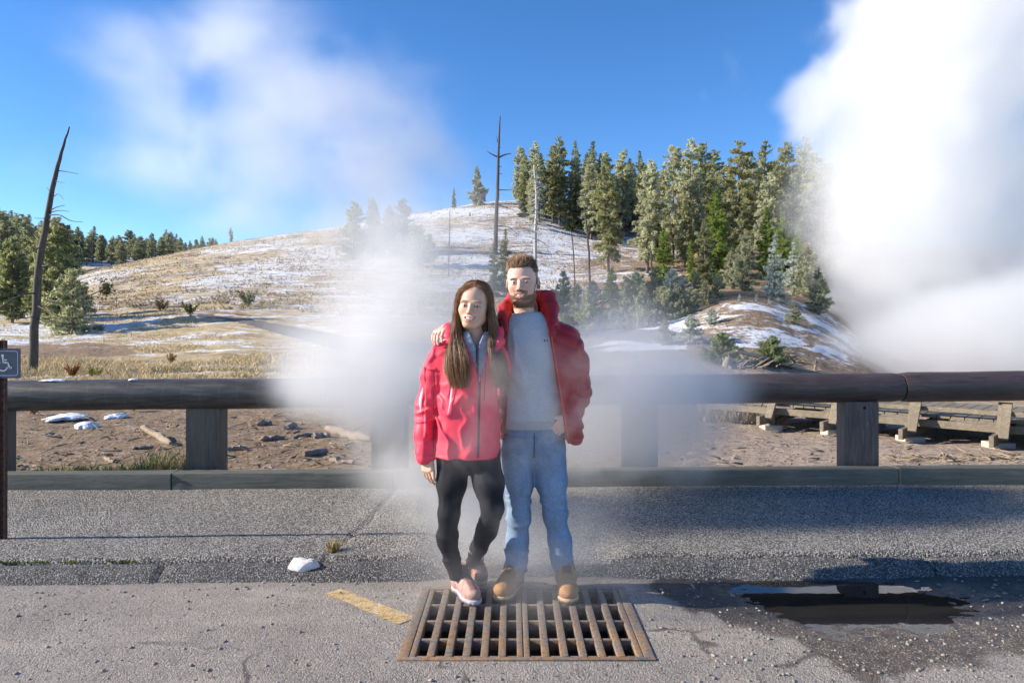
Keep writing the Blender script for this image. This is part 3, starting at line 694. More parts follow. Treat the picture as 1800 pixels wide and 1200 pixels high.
# ------------------------------------------------------------------ boardwalk beyond the rail
def build_boardwalk():
    wd = wood('boardwalk_timber', (.11, .09, .06), (.205, .168, .115), (.32, .27, .195), stretch=(1.2, 8, 8)); cm = simple('pale_concrete', (.42, .39, .33), .9, .15, 14, .4)
    st = [(1350, 752, 10.3), (1460, 764, 9.7), (1596, 778, 9.0), (1752, 792, 8.4), (1925, 812, 7.8)]
    pts = []
    r = empty('boardwalk', (4.3, 9.5, 0), 'weathered wooden boardwalk on braced trestles and concrete blocks beyond the right log rail', 'boardwalk'); og = (4.3, 9.5, 0)
    for px, py, Y in st: x = (px - 900) * Y / FPX; pts.append(Vector((x, Y, Hz(x, Y))))
    dirv = (pts[-1] - pts[0]); dirv.z = 0; dirv.normalize(); nv = Vector((-dirv.y, dirv.x, 0))
    if nv.y < 0: nv = -nv
    deck_z = .33; wdt = 1.9
    a = pts[0] - dirv * 1.1; b = pts[-1] + dirv * 1.5
    dk = MB(); L = (b - a).length; n = int(L / .15)
    for i in range(n):
        c = a + dirv * (i * .15); c.z = 0; p0 = c + nv * .10; p1 = c + nv * (wdt + .1)
        dk.bar((p0.x, p0.y, deck_z), (p1.x, p1.y, deck_z), .138, .04, .004)
    tag(dk.build('deck', wd, r, origin=og))
    for off, z, h in ((.06, deck_z - .09, .14), (wdt + .14, deck_z - .09, .14)):
        mb = MB(); p0 = a + nv * off; p1 = b + nv * off; mb.bar((p0.x, p0.y, z), (p1.x, p1.y, z), .05, h * .65, .004); mb.build('stringer', wd, r, origin=og)
    for off in (.02,):
        for z in (deck_z + .10, deck_z + .26):
            mb = MB(); p0 = a + nv * off; p1 = b + nv * off; mb.bar((p0.x, p0.y, z), (p1.x, p1.y, z), .04, .055, .004); mb.build('hand_rail', wd, r, origin=og)
    for i, p in enumerate(pts):
        g = p.z
        for o_, s_ in ((.1, 1), (wdt, -1)):
            q = p + nv * o_; zg = Hz(q.x, q.y)
            bl = MB(); bl.box((q.x - .13, q.y - .12, zg - .05), (q.x + .13, q.y + .12, zg + .07), None, .012); bl.build('concrete_block', cm, r, origin=og)
            po = MB(); po.bar((q.x, q.y, zg + .06), (q.x, q.y, deck_z - .11), .09, .09, .005, (0, 1, 0)); po.build('trestle_leg', wd, r, origin=og)
            rk = MB(); q0 = q - nv * .22 * s_; po2 = q + nv * (.02 * s_)
            rk.bar((q0.x + .07, q0.y, deck_z - .15), (po2.x + .07, po2.y, deck_z + .34), .04, .095, .005, tuple(dirv)); rk.build('rail_post', wd, r, origin=og)
        q0 = p - nv * .34; q1 = p + nv * (wdt + .3)
        cb = MB(); cb.bar((q0.x, q0.y, deck_z - .20), (q1.x, q1.y, deck_z - .20), .05, .13, .005); cb.build('cross_beam', wd, r, origin=og)
        br = MB(); qa = p + nv * .12; qb = p + nv * 1.0
        br.bar((qa.x + .06, qa.y, g + .09), (qb.x + .06, qb.y, deck_z - .15), .04, .09, .005); br.build('brace', wd, r, origin=og)
        rb = MB(); qa = p - nv * .30; qb = p + nv * .05
        rb.bar((qa.x + .13, qa.y, deck_z - .17), (qb.x + .13, qb.y, deck_z + .30), .04, .10, .005, tuple(dirv)); rb.build('raking_brace', wd, r, origin=og)
build_boardwalk()
# ------------------------------------------------------------------ people
YM, YW = 3.90, 3.74
def Mn(px, py, dy=0.0): return P(px, py, YM + dy)
def Wm(px, py, dy=0.0): return P(px, py, YW + dy)
def rot(yaw, pitch, roll):
    """columns are the head's own axes (right in picture, back, up)"""
    return np.array((Matrix.Rotation(math.radians(yaw), 3, 'Z') @ Matrix.Rotation(math.radians(pitch), 3, 'X') @ Matrix.Rotation(math.radians(roll), 3, 'Y')))

def zmap(z, man):
    """face heights below the eyes: shorter upper lip, own chin length"""
    return np.interp(z, [-.6, -.122, -.074, 0, 1], [-.6, -.122, -.064, 0, 1] if man else [-.59, -.111, -.0605, 0, 1])
def zunmap(z, man): return np.interp(z, [-.6, -.122, -.064, 0, 1] if man else [-.59, -.111, -.0605, 0, 1], [-.6, -.122, -.074, 0, 1])
def build_head(f, c, s, R, man):
    w = lambda u, v, z: c + R @ (np.array((u, v, float(zmap(z, man)))) * s)
    E = lambda u, v, z, a, b, d, k=.01, op='add': f.ell(w(u, v, z), np.array((a, b, d)) * s, R, k * s, op)
    C = lambda a, b, r1, r2, k=.008, op='add': f.cone(w(*a), w(*b), r1 * s, r2 * s, k * s, op)
    jw = 1.0 if man else .91
    E(0, .014, .034, .076, .096, .086); E(0, -.03, .045, .064, .056, .055, .03)
    E(0, -.034, -.03, .064 * (1 if man else 1.0), .056, .072, .03)
    E(0, -.026, -.072, .056 if man else .058, .058, .042, .025); E(0, -.064 if man else -.060, -.104, .026, .022, .018, .028)
    for q in (-1, 1):
        E(q * .040, -.062, -.028, .022, .019, .020, .025); E(q * .031, -.083, .019, .024, .011, .007, .012)
        C((q * .052, .0, -.075), (q * .022, -.062, -.106), .016, .014, .02)
        E(q * .032, -.096, -.001, .017, .013, .0105, .012, 'cut')
        E(q * .0315, -.079, -.001, .0138, .0138, .0138, .003)
        E(q * .0315, -.0935, -.0015, .0125, .009, .0034 if man else .0040, .0015, 'cut')
        if man: E(q * .080, .010, -.006, .0085, .019, .030, .006); E(q * .084, .004, -.004, .004, .011, .019, .003, 'cut')
    C((0, -.086, .010), (0, -.110, -.032), .0075, .0105, .010); E(0, -.110, -.036, .0115, .011, .010, .005)
    for q in (-1, 1): E(q * .0125, -.099, -.039, .0075, .010, .0075, .005)
    for q in (-1, 1): E(q * .007, -.108, -.0455, .0038, .005, .003, .002, 'cut')
    # smiling mouth
    E(0, -.080, -.074, .034, .018, .022, .012)
    for q in (-1, 1):
        C((q * .032, -.080, -.0625), (q * .012, -.0965, -.0672), .0032, .0046, .003); C((q * .012, -.0965, -.0672), (0, -.099, -.0672), .0046, .0045, .003)
        C((q * .031, -.080, -.065), (q * .013, -.095, -.0815), .0032, .0055, .003); C((q * .013, -.095, -.0815), (0, -.098, -.0845), .0055, .0062, .003)
        C((q * .0345, -.071, -.056), (q * .036, -.069, -.072), .003, .002, .008, 'cut')
    for u, z, a in ((0, -.0756, .013), (-.0175, -.0728, .0115), (.0175, -.0728, .0115)): E(u, -.102, z, a, .0175, .0056, .0015, 'cut')
    # neck
    nr = .057 if man else .047
    f.cone(w(0, .022, -.075), w(0, .038, -.16) if man else w(0, .03, -.16), nr * s, nr * 1.02 * s, .02)

def head_local(p, c, s, R): return ((p - c) @ R) / s

def skin_color(p, n, c, s, R, man, base):
    q = head_local(p, c, s, R); u, v, z = np.abs(q[:, 0]), q[:, 1], zunmap(q[:, 2], man); col = np.tile(np.array(base), (len(p), 1))
    inh = (np.linalg.norm(q, axis=1) < .17)
    def blend(m, cc): 
        m = np.clip(m, 0, 1)[:, None] * inh[:, None]; col[:] = col * (1 - m) + np.array(cc) * m
    ch = np.exp(-((u - .042) / .018) ** 2 - ((z + .03) / .018) ** 2) * (v < -.03)
    blend(.55 * ch, (base[0] * 1.02, base[1] * .72, base[2] * .68)); blend(.5 * np.exp(-(u / .014) ** 2 - ((z + .036) / .014) ** 2) * (v < -.09), (base[0], base[1] * .72, base[2] * .68))
    zl = -.0665 - .0 * u + 3.0 * u ** 2 * 1.0
    up = np.exp(-((z - (-.0672 + 4.0 * np.maximum(u - .012, 0) ** 2 * 3)) / .0042) ** 2); lo = np.exp(-((z - (-.0835 + 22 * u ** 2)) / .0058) ** 2)
    blend(sstep(.35, .8, np.maximum(up, lo)) * (u < .032) * (v < -.072), (.50, .19, .17) if man else (.52, .17, .17))
    if man:
        bd = sstep(-.064, -.084, z - .45 * np.maximum(u - .046, 0)) * sstep(-.0, -.01, v - .02) * (z > -.126)
        side = sstep(.050, .058, u) * sstep(-.005, -.03, z) * (v < .012) * (v > -.05); bd = np.maximum(bd, side)
        ms = sstep(.0155, .008, np.abs(z + .0555 + .25 * np.maximum(u - .012, 0))) * (u < .036) * (v < -.07); bd = np.maximum(bd, ms)
        lip = (np.maximum(up, lo) > .55) * (u < .027) * (v < -.08); bd = bd * (1 - lip); bd *= 1 - .75 * np.exp(-(u / .012) ** 2 - ((z + .094) / .005) ** 2)
        blend(.66 * bd, (.20, .105, .055))
        hl = np.interp(v, [-.08, -.06, -.045, -.025, -.01, .005, .02, .1], [.070, .070, .045, .012, -.02, -.005, -.01, -.065]); blend(.75 * sstep(-.004, .012, z - hl) * (u < .0755), (.14, .08, .045))
        col_b = bd
    else: col_b = np.zeros(len(p))
    bz = (.0185 if man else .0225) + .10 * np.minimum(u - .030, 0) * 1.0 - 5.5 * np.maximum(u - .034, 0) ** 2 * 3
    br = sstep(.0045 if man else .003, .0015, np.abs(z - bz)) * sstep(.012, .017, u) * sstep(.054, .046, u) * (v < -.05)
    blend((.85 if man else .9) * br, (.10, .055, .03) if man else (.085, .045, .03))
    er = np.sqrt(((u - .0315) / .0145) ** 2 + ((z + .0012) / .0055) ** 2)
    blend((.5 if man else .75) * sstep(1.25 if man else 1.4, .9, er) * (v < -.06), (.16, .07, .05) if man else (.04, .022, .018))
    return col, col_b

def hand(f, wrist, d, up, side, L=.185, curl=(18, 24, 14), spread=.9, thumb=True, k=.004, r=.0082, thumb_dir=None):
    """wrist point; d fingers direction, up back of the hand, side towards the thumb"""
    d, up, side = [np.array(q, float) for q in (d, up, side)]
    d /= np.linalg.norm(d); up -= d * (up @ d); up /= np.linalg.norm(up); side -= d * (side @ d) + up * (side @ up); side /= np.linalg.norm(side)
    pl = L * .5; tips = []
    for i, (o, ln) in enumerate(((.030, .43), (.010, .48), (-.010, .45), (-.029, .36))):
        b0 = wrist + side * o * .62 * L / .185 + d * .012; kn = wrist + side * o * L / .185 + d * (pl * (1.0 - .06 * abs(i - 1.2))) + up * .004
        f.cone(b0, kn, .0135 * L / .185, .0115 * L / .185, .014)
        p = kn; a = 0; e = d + side * o * spread * 3; e /= np.linalg.norm(e)
        for j, sg in enumerate((.45, .31, .24)):
            a += math.radians(curl[j] * (1 + .10 * (i - 1))); q = p + (e * math.cos(a) - up * math.sin(a)) * (L * ln * sg)
            f.cone(p, q, r * (1.08 - .1 * j) * (.88 if i == 3 else 1), r * (1.0 - .12 * j) * (.88 if i == 3 else 1), k); p = q
        tips.append(p)
    if thumb:
        td = thumb_dir if thumb_dir is not None else d * .75 + side * .75 - up * .25; td = td / np.linalg.norm(td)
        b = wrist + side * .022 * L / .185 + d * .018; m = b + td * L * .24; t2 = m + (td * .8 + d * .5 - side * .15) / 1.0 * L * .19; t3 = t2 + (td * .5 + d * .75 - side * .2) * L * .14
        f.cone(b, m, .016 * L / .185, .0118 * L / .185, .012); f.cone(m, t2, .0112 * L / .185, .0100 * L / .185, k); f.cone(t2, t3, .0098 * L / .185, .0078 * L / .185, k)
    return tips

def folds(amp, sc, seed, fine=0.3):
    sc = np.array(sc, float)
    def fn(p):
        q = p + .05 * np.stack((fbm(p * 6, seed + 3, 2), fbm(p * 6, seed + 4, 2), fbm(p * 6, seed + 5, 2)), -1)
        a = np.exp(-((2 * fbm(q * sc, seed, 2) - 1) / .15) ** 2); b = fbm(q * sc * .8, seed + 1, 2) - .5
        return amp * (.22 - .62 * a) + amp * fine * b * 1.6
    return fn
M_SKIN = vcol('skin', .48, 300, .25, .0006, .07, 90, .12, .45)
M_CLOTH = vcol('outer_shell_fabric', .55, 900, .2, .0004, .06, 30, 0, .35)
M_KNIT = vcol('knit_fabric', .95, 700, .5, .001, .16, 350, 0, .15, .3)
M_DENIM = vcol('denim_fabric', .85, 900, .5, .0008, .16, 120, 0, .2)
M_STRETCH = vcol('stretch_fabric', .8, 900, .25, .0004, .1, 60, 0, .2)
M_LEATHER = vcol('nubuck_leather', .75, 220, .4, .001, .18, 40, 0, .3)
M_HAIR = vcol('hair_strands', .42, 0, 0, .001, .1, 40, 0, .5)
M_RUBBER = vcol('rubber_sole', .7, 90, .3, .001, .15, 60, 0, .4)
M_EYE = vcol('eye_surface', .12, 0, 0, .001, .02, 20, 0, .5)
M_TOOTH = simple('tooth_enamel', (.86, .83, .77), .3, .03, 40)
M_ZIP = simple('zip_tape', (.02, .02, .025), .5, .2, 100)
M_LACE = simple('lace_cord', (.16, .11, .07), .9, .2, 80)
M_PIPE = simple('reflective_piping', (.62, .60, .70), .4, .05, 40)

def make_eye(c, s, R, side, root, org, iris):
    bm = bmesh.new(); bmesh.ops.create_uvsphere(bm, u_segments=24, v_segments=16, radius=1)
    V = np.array([v.co for v in bm.verts]); F = [[v.index for v in q.verts] for q in bm.faces]; bm.free()
    V = V[:, [0, 2, 1]]; ctr = c + R @ (np.array((side * .0315, -.0795, -.0012)) * s)
    a = np.arccos(np.clip(-V[:, 1], -1, 1)); col = np.tile(np.array((.72, .69, .66)), (len(V), 1)); col[a < .50] = iris; col[a < .24] = (.01, .01, .01)
    o = mesh_obj('eye', ctr + (V * .0121 * s) @ rot(-1, 1, 0).T, F, M_EYE, root, True, col, origin=org)
    return o
def make_teeth(c, s, R, root, org, man):
    mb = MB(); n = 24; V = []
    for i in range(n + 1):
        u = -.0285 + .057 * i / n; y = -.0955 + 20 * u * u
        for z in (-.066, -.0725, -.0790 + 9 * u * u): V.append(c + R @ (np.array((u, y + (.001 if z > -.067 else 0), float(zmap(z + 6 * u * u, man)))) * s))
    F = [(i * 3 + j, (i + 1) * 3 + j, (i + 1) * 3 + j + 1, i * 3 + j + 1) for i in range(n) for j in range(2)]
    o = mesh_obj('tooth_row', V, F, M_TOOTH, root, True, origin=org); m = o.modifiers.new('s', 'SOLIDIFY'); m.thickness = .003; m.offset = 0
    return o

def front(v, x, z, r=.02):
    m = (np.abs(v[:, 0] - x) < r) & (np.abs(v[:, 2] - z) < r); return v[m, 1].min() if m.any() else None
def strip(name, v, pts, w, mat, root, org, lift=.002, dist=.03):
    """a ribbon laid on the front of mesh verts v; pts: (x, z) list"""
    V = []; F = []; pts = [np.array(p) for p in pts]; w = w if hasattr(w, '__len__') else [w] * len(pts)
    for i, p in enumerate(pts):
        d = pts[min(i + 1, len(pts) - 1)] - pts[max(i - 1, 0)]; d = d / np.linalg.norm(d); nr = np.array((-d[1], d[0])) * w[i] / 2
        for sgn in (-1, 0, 1):
            q = p + nr * sgn; y = front(v, q[0], q[1], .012)
            if y is None: y = front(v, q[0], q[1], dist) or V[-1][1] + lift
            V.append((q[0], y - lift - (.001 if sgn == 0 else 0), q[1]))
    ys = np.array([q[1] for q in V]); 
    F = [(i * 3 + j, i * 3 + j + 1, (i + 1) * 3 + j + 1, (i + 1) * 3 + j) for i in range(len(pts) - 1) for j in range(2)]
    return mesh_obj(name, V, F, mat, root, True, origin=org)

def footwear(kind, heel, toe, lift, root, org, shaft, sc=1.0, roll=0.0):
    """boot / shoe built heel at origin, toe along +x; then turned to the pose"""
    man = kind == 'boot'
    f = Field((axis((-.06, .32, .004)), axis((-.07, .07, .004)), axis((-.01, .24, .004))))
    if man:
        f.ell((.215, 0, .045), (.075, .049, .042), None, .02); f.ell((.12, 0, .055), (.11, .042, .05), None, .03); f.ell((.035, 0, .055), (.05, .041, .06), None, .03)
        f.cone((.055, 0, .06), (.052, 0, .115), .046, .040, .04); f.cone((.08, 0, .105), (.19, 0, .07), .030, .03, .03)
    else:
        f.ell((.195, 0, .042), (.07, .044, .038), None, .02); f.ell((.11, 0, .05), (.1, .038, .045), None, .03); f.ell((.03, 0, .052), (.045, .036, .055), None, .03)
        f.cone((.045, 0, .06), (.04, 0, .115), .042, .042, .03); f.cone((.06, 0, .105), (.17, 0, .06), .03, .026, .03)
        f.ell((.04, 0, .13), (.034, .03, .04), None, .008, 'cut')
    f.loft((-.05, .022), (.11, .11), (0, 0), (.3, .3), (.3, .3), op='cut', k=.004)
    f.warp(folds(.003, (16, 16, 30), 5 if man else 9), (-.06, -.07, .02), (.32, .07, .24))
    v, F = f.mesh(); n = vnormals(v, F)
    if man:
        col = np.tile(np.array((.34, .175, .075)), (len(v), 1)); ton = (np.abs(v[:, 1]) < .022 - .05 * np.maximum(v[:, 0] - .13, 0)) & (v[:, 2] > .085) & (v[:, 0] > .06) & (v[:, 0] < .16); col[ton] = (.20, .095, .045)
        col[(v[:, 2] > .15)] = (.15, .075, .04); seam = np.abs(v[:, 0] - .155 + .9 * (np.abs(v[:, 1]) - .01)) < .004; col[seam & (v[:, 2] > .06)] = (.24, .12, .05)
    else:
        col = np.tile(np.array((.47, .27, .22)), (len(v), 1)); ov = (np.mod(v[:, 0] + .55 * v[:, 2], .034) < .011) & (v[:, 2] > .035) & (v[:, 0] < .19); col[ov] = (.34, .185, .15)
        col[(v[:, 0] > .215) & (v[:, 2] < .06)] = (.40, .25, .20); col[(v[:, 2] > .095)] = (.20, .12, .11)
        ton = (np.abs(v[:, 1]) < .017) & (v[:, 2] > .07) & (v[:, 0] > .06); col[ton] = (.25, .14, .12)
    toe, heel = np.array(toe, float), np.array(heel, float); d = toe - heel; ln = np.linalg.norm(d); d /= ln; kx = ln / (.288 if man else .262)
    side = np.cross((0, 0, 1), d); side /= np.linalg.norm(side); up = np.cross(d, side)
    if roll: side, up = side * math.cos(roll) + up * math.sin(roll), up * math.cos(roll) - side * math.sin(roll)
    A = np.stack((d, side, up), 0)
    X = lambda p: heel + (np.asarray(p) * np.array((kx, sc, sc))) @ A
    b = mesh_obj(kind, X(v), F, M_LEATHER, root, True, col, origin=org)
    g = Field((axis((-.06, .32, .004)), axis((-.08, .08, .004)), axis((-.02, .07, .004))))
    w = .052 if man else .047
    g.ell((.215 if man else .195, 0, .01), (.078, w, .06), None, .01); g.ell((.12, 0, .01), (.12, w * .82, .06), None, .03); g.ell((.035, 0, .01), (.052, w * .86, .06), None, .02)
    g.loft((-.3, .0), (.11, .11), (0, 0), (.5, .5), (.5, .5), op='cut', k=.003); g.loft((.026, .3), (.11, .11), (0, 0), (.5, .5), (.5, .5), op='cut', k=.004)
    g.warp(lambda p: .004 * sstep(.2, .8, np.sin(p[:, 0] * 300)) * (p[:, 2] < .012), (-.06, -.08, -.02), (.32, .08, .02))
    sv, SF = g.mesh()
    if man: sc_ = np.where((sv[:, 2] > .014)[:, None], np.array((.45, .33, .19)), np.array((.16, .10, .06)))
    else:
        sc_ = np.where((sv[:, 2] > .012)[:, None], np.array((.40, .38, .44)), np.array((.22, .14, .14))); yl = (sv[:, 0] < .05) & (sv[:, 2] > .008) & (sv[:, 2] < .02); sc_[yl & (sv[:, 0] > .02)] = (.6, .5, .06)
    mesh_obj('sole', X(sv), SF, M_RUBBER, b, True, sc_, origin=org)
    # laces
    mb = MB(); ks = 6 if man else 5
    def topz(x, y):
        m = (np.abs(v[:, 0] - x) < .007) & (np.abs(v[:, 1] - y) < .007); return v[m, 2].max() if m.any() else .08
    for i in range(ks):
        x = (.165 - i * .017) if man else (.16 - i * .018); hw_ = .019 if man else .016
        pts = [X((x + .004 * (-1) ** i * t, hw_ * t, topz(x, hw_ * t) + .001)) for t in np.linspace(-1, 1, 7)]; mb.tube(pts, .0026, 6)
    for sg in (-1, 1):
        x = .075; pts = [X((x + .02 * t, sg * (.012 + .03 * t), topz(x, sg * .012) + .012 * math.sin(3 * t) - .05 * t * t)) for t in np.linspace(0, 1, 6)]; mb.tube(pts, .0022, 6)
    mb.build('lace', M_LACE, b, True, origin=org)
    return b

def strands_from(v, n, mask, count, seed): 
    rng = np.random.default_rng(seed); idx = np.where(mask)[0]; i = rng.choice(idx, count); return v[i], n[i], rng

# ---------------------------------------------------------------- the man
def build_man():
    org = np.array((P(938, 1050, 3.86)[0], 3.86, 0.0)); c = Mn(919, 497, 0.0); s = 1.075; R = rot(-10, 2, -2)
    f = Field((axis((-.60, -.52, .008), (-.52, -.36, .003), (-.36, -.045, .007), (-.045, .165, .0026), (.165, .2, .007), (.2, .38, .0032), (.38, .44, .008)),
               axis((3.60, 3.765, .004), (3.765, 3.87, .0026), (3.87, 4.03, .0035), (4.03, 4.16, .008)),
               axis((.06, .86, .012), (.86, 1.0, .0035), (1.0, 1.32, .012), (1.32, 1.46, .003), (1.46, 1.82, .0026))))
    build_head(f, c, s, R, True)
    f.cone(Mn(925, 545, .035), Mn(928, 590, .03), .058, .075, .03)
    f.loft([.80, .95, 1.10, 1.25, 1.36, 1.44], [.10] * 6, [YM] * 6, [.13, .12, .12, .14, .13, .07], [.08, .08, .08, .09, .08, .06], .03)
    LS, RS = Mn(885, 592), Mn(992, 592)
    wr = P(786, 577, 3.83)
    f.chain([LS, P(830, 640, 4.03), wr], [.045, .04, .027], .02); f.chain([RS, Mn(1016, 690, .03), Mn(997, 742, -.09)], [.045, .038, .028], .02)
    for hx, kx_, ax_ in ((912, 910, 906), (957, 974, 993)): f.chain([Mn(hx, 775), Mn(kx_, 905, -.02), Mn(ax_, 1015)], [.07, .038, .028], .02)
    # hand over her shoulder, hand in the pocket
    hand(f, wr + np.array((.0, -.01, .008)), P(756, 600, 3.655) - wr, (-.35, -.45, .8), (.5, -.6, -.2), .185, (14, 30, 22), .9, True, .0035, .0088, np.array((-.10, -.75, -.35)))
    hand(f, Mn(1000, 734, -.105), np.array((-.62, .20, -.66)), (.1, -1, -.2), (-.6, -.0, .6), .17, (10, 12, 10), .4, True)
    v, F = f.mesh(); n = vnormals(v, F); base = (.70, .43, .33); col, bd = skin_color(v, n, c, s, R, True, base)
    hw = np.linalg.norm(v - wr, axis=1); nails = (hw > .135) & (hw < .16) & (v[:, 1] < 3.70) & (n[:, 1] < -.4); col[nails] = col[nails] * .9 + .08
    body = mesh_obj('person', v, F, M_SKIN, None, True, col, origin=org)
    tag(body, 'bearded man in open dark red padded jacket, grey sweater, blue jeans and tan boots', 'person')
    for q in (-1, 1): make_eye(c, s, R, q, body, org, (.05, .10, .12))
    make_teeth(c, s, R, body, org, True)
    # hair: short sides, brushed-up top
    q = head_local(v, c, s, R); hl = np.interp(q[:, 1], [-.09, -.06, -.045, -.025, -.01, .005, .02, .12], [.070, .070, .045, .012, -.02, -.005, -.01, -.065]); near = np.linalg.norm(q, axis=1) < .15
    mask = near & (q[:, 2] > hl + .014 * (fbm(v * 70, 8, 2) - .5)) & (np.abs(q[:, 0]) < .0765)
    rp, rn, rng = strands_from(v, n, mask, 7500, 1); lq = head_local(rp, c, s, R)
    top = sstep(.045, .085, lq[:, 2]); L = (.003 + .024 * top * (1 - .45 * sstep(-.02, .08, lq[:, 1]))) * rng.uniform(.6, 1.2, len(rp)) * (.55 + .9 * fbm(rp * np.array((95, 55, 55)), 12, 2)) * sstep(-.004, .012, lq[:, 2] - np.interp(lq[:, 1], [-.09, -.06, -.045, -.025, -.01, .005, .02, .12], [.070, .070, .045, .012, -.02, -.005, -.01, -.065]) + .008 * rng.random(len(rp)))
    nl = rn @ R; up = np.stack((-.16 + .2 * (rng.random(len(rp)) - .5), .35 - .35 * sstep(-.06, .0, -lq[:, 1]) * 0 + .15 * rng.random(len(rp)), np.full(len(rp), .95)), -1)
    down = np.stack((nl[:, 0] * .3, .35 + 0 * L, -.9 + 0 * L), -1); d0 = nl * .75 + up * .5 * top[:, None] + down * .7 * (1 - top)[:, None]; d1 = up * top[:, None] + (down + nl * .15) * (1 - top)[:, None]
    d0 /= np.linalg.norm(d0, axis=1, keepdims=True); d1 /= np.linalg.norm(d1, axis=1, keepdims=True)
    wav = (fbm(rp * 60, 3, 2) - .5)[:, None] * np.array((1.8, 1.2, .4)) * top[:, None]; d1 = d1 + wav
    t = np.linspace(0, 1, 6)[None, :, None]; pl = (d0[:, None] * (t - .5 * t * t) + d1[:, None] * (.5 * t * t)) * (L * 1.25)[:, None, None]
    paths = rp[:, None] + (pl @ R.T) * s - rn[:, None] * .002
    cc = np.array((.20, .115, .058))[None] * (rng.uniform(.5, 1.6, (len(rp), 1))); cc = cc * (.70 + .55 * top)[:, None] * (.55 + .95 * fbm(rp * np.array((130, 60, 40)), 4, 2))[:, None]
    V, FF, C = ribbon_strands(paths, .0014, .0004, cc); hair = mesh_obj('hair', V, FF, M_HAIR, body, True, C, origin=org)
    # beard
    bmask = (bd > .35) & near; rp, rn, rng = strands_from(v, n, bmask, 4200, 2); lq = head_local(rp, c, s, R)
    L = .0055 * rng.uniform(.6, 1.2, len(rp)) * (1 + .5 * sstep(-.09, -.11, lq[:, 2])); dd = rn * .55 + np.array((0, 0, -.8)) + .35 * (rng.random((len(rp), 3)) - .5); dd /= np.linalg.norm(dd, axis=1, keepdims=True)
    t = np.linspace(0, 1, 3)[None, :, None]; paths = rp[:, None] + dd[:, None] * t * L[:, None, None] - rn[:, None] * .001
    cc = np.array((.25, .135, .065))[None] * rng.uniform(.55, 1.4, (len(rp), 1)); V, FF, C = ribbon_strands(paths, .0007, .0003, cc); mesh_obj('beard', V, FF, M_HAIR, body, True, C, origin=org)
    # eyebrows
    bz = lambda u: .0215 + .10 * np.minimum(u - .03, 0) - 16 * np.maximum(u - .034, 0) ** 2
    # sweater
    f = Field((axis((-.12, .34, .0045)), axis((YM - .20, YM + .18, .0045)), axis((.86, 1.53, .0045))))
    zz = [Mn(0, y)[2] for y in (752, 735, 700, 640, 600, 572, 556, 548)]; cx = [Mn(x, 600)[0] for x in (934, 935, 937, 939, 938, 934, 928, 926)]
    f.loft(zz, cx, [YM + .005] * 5 + [YM + .015, YM + .025, YM + .03], [.165, .175, .178, .18, .18, .155, .10, .078], [.118, .135, .138, .14, .13, .105, .085, .078], .02, p=2.2)
    f.ell(c + np.array((.008, .02, -.135)), (.078, .075, .055), None, .012, 'cut')
    f.cone(Mn(925, 540, .04), Mn(928, 575, .03), .062, .062, .006, 'cut')
    f.warp(folds(.010, (7, 7, 4.5), 21), (-.2, 3, .93), (.5, 4.2, 1.42))
    f.warp(lambda p: -.0045 * sstep(Mn(0, 737)[2], Mn(0, 742)[2], p[:, 2]) * -1 * 0 + .002 * np.sin(p[:, 0] * 700) * (p[:, 2] < Mn(0, 734)[2]), (-.2, 3, .86), (.5, 4.2, .96))
    v, F = f.mesh(); n = vnormals(v, F); col = np.tile(np.array((.49, .49, .505)), (len(v), 1)); col *= (.9 + .2 * fbm(v * np.array((90, 90, 200)), 2, 2))[:, None]
    hem = v[:, 2] < Mn(0, 735)[2]; col[hem] *= .9; rib = np.sqrt((v[:, 0] - Mn(926, 0)[0]) ** 2 + (v[:, 1] - YM - .03) ** 2) < .092; col[rib & (v[:, 2] > 1.47)] *= .88
    sw = mesh_obj('sweater', v, F, M_KNIT, body, True, col, origin=org)
    lx, lz = Mn(958, 598)[0], Mn(958, 598)[2]; y = front(v, lx, lz, .012) - .0025; lg = MB(); lg.box((lx - .010, y - .001, lz - .005), (lx - .003, y, lz + .005)); lg.build('emblem', simple('emblem_navy', (.02, .03, .10), .8, .05), sw, origin=org)
    lg = MB(); lg.box((lx - .0028, y - .001, lz - .005), (lx + .001, y, lz + .005)); lg.build('emblem', simple('emblem_white', (.7, .7, .7), .8, .05), sw, origin=org)
    lg = MB(); lg.box((lx + .0012, y - .001, lz - .005), (lx + .008, y, lz + .005)); lg.build('emblem', simple('emblem_red', (.5, .03, .05), .8, .05), sw, origin=org)
    # jacket
    f = Field((axis((-.42, .46, .005)), axis((YM - .26, YM + .32, .005)), axis((.79, 1.64, .005))))
    zz = [Mn(0, y)[2] for y in (772, 755, 700, 640, 595, 570, 552)]; cx = [Mn(x, 600)[0] for x in (944, 946, 948, 948, 944, 937, 930)]
    f.loft(zz, cx, [YM + .01] * 4 + [YM + .02, YM + .03, YM + .04], [.205, .215, .222, .225, .215, .165, .10], [.155, .165, .165, .168, .145, .115, .09], .03, p=2.4)
    LSh, RSh = Mn(888, 597, .01), Mn(993, 597, .0)
    f.chain([RSh, Mn(1010, 640, .01), Mn(1014, 690, .02), Mn(1001, 750, -.06)], [.078, .075, .069, .056], .035)
    f.chain([Mn(1003, 750, -.06), Mn(1012, 768, -.04)], [.058, .045], .02)
    f.chain([LSh, P(835, 628, 4.03), P(795, 585, 3.90)], [.078, .066, .048], .03)
    # hood rolled behind the neck
    hoodp = [Mn(968, 585, -.115), Mn(972, 565, -.07), Mn(968, 542, .02), Mn(962, 528, .075), Mn(935, 520, .14), Mn(905, 528, .125), Mn(888, 542, .06), Mn(884, 556, -.02), Mn(890, 580, -.10)]
    f.chain([Mn(966, 566, -.02), Mn(958, 548, .07), Mn(928, 543, .12), Mn(900, 550, .08), Mn(886, 566, .0)], [.03, .042, .045, .042, .03], .03)
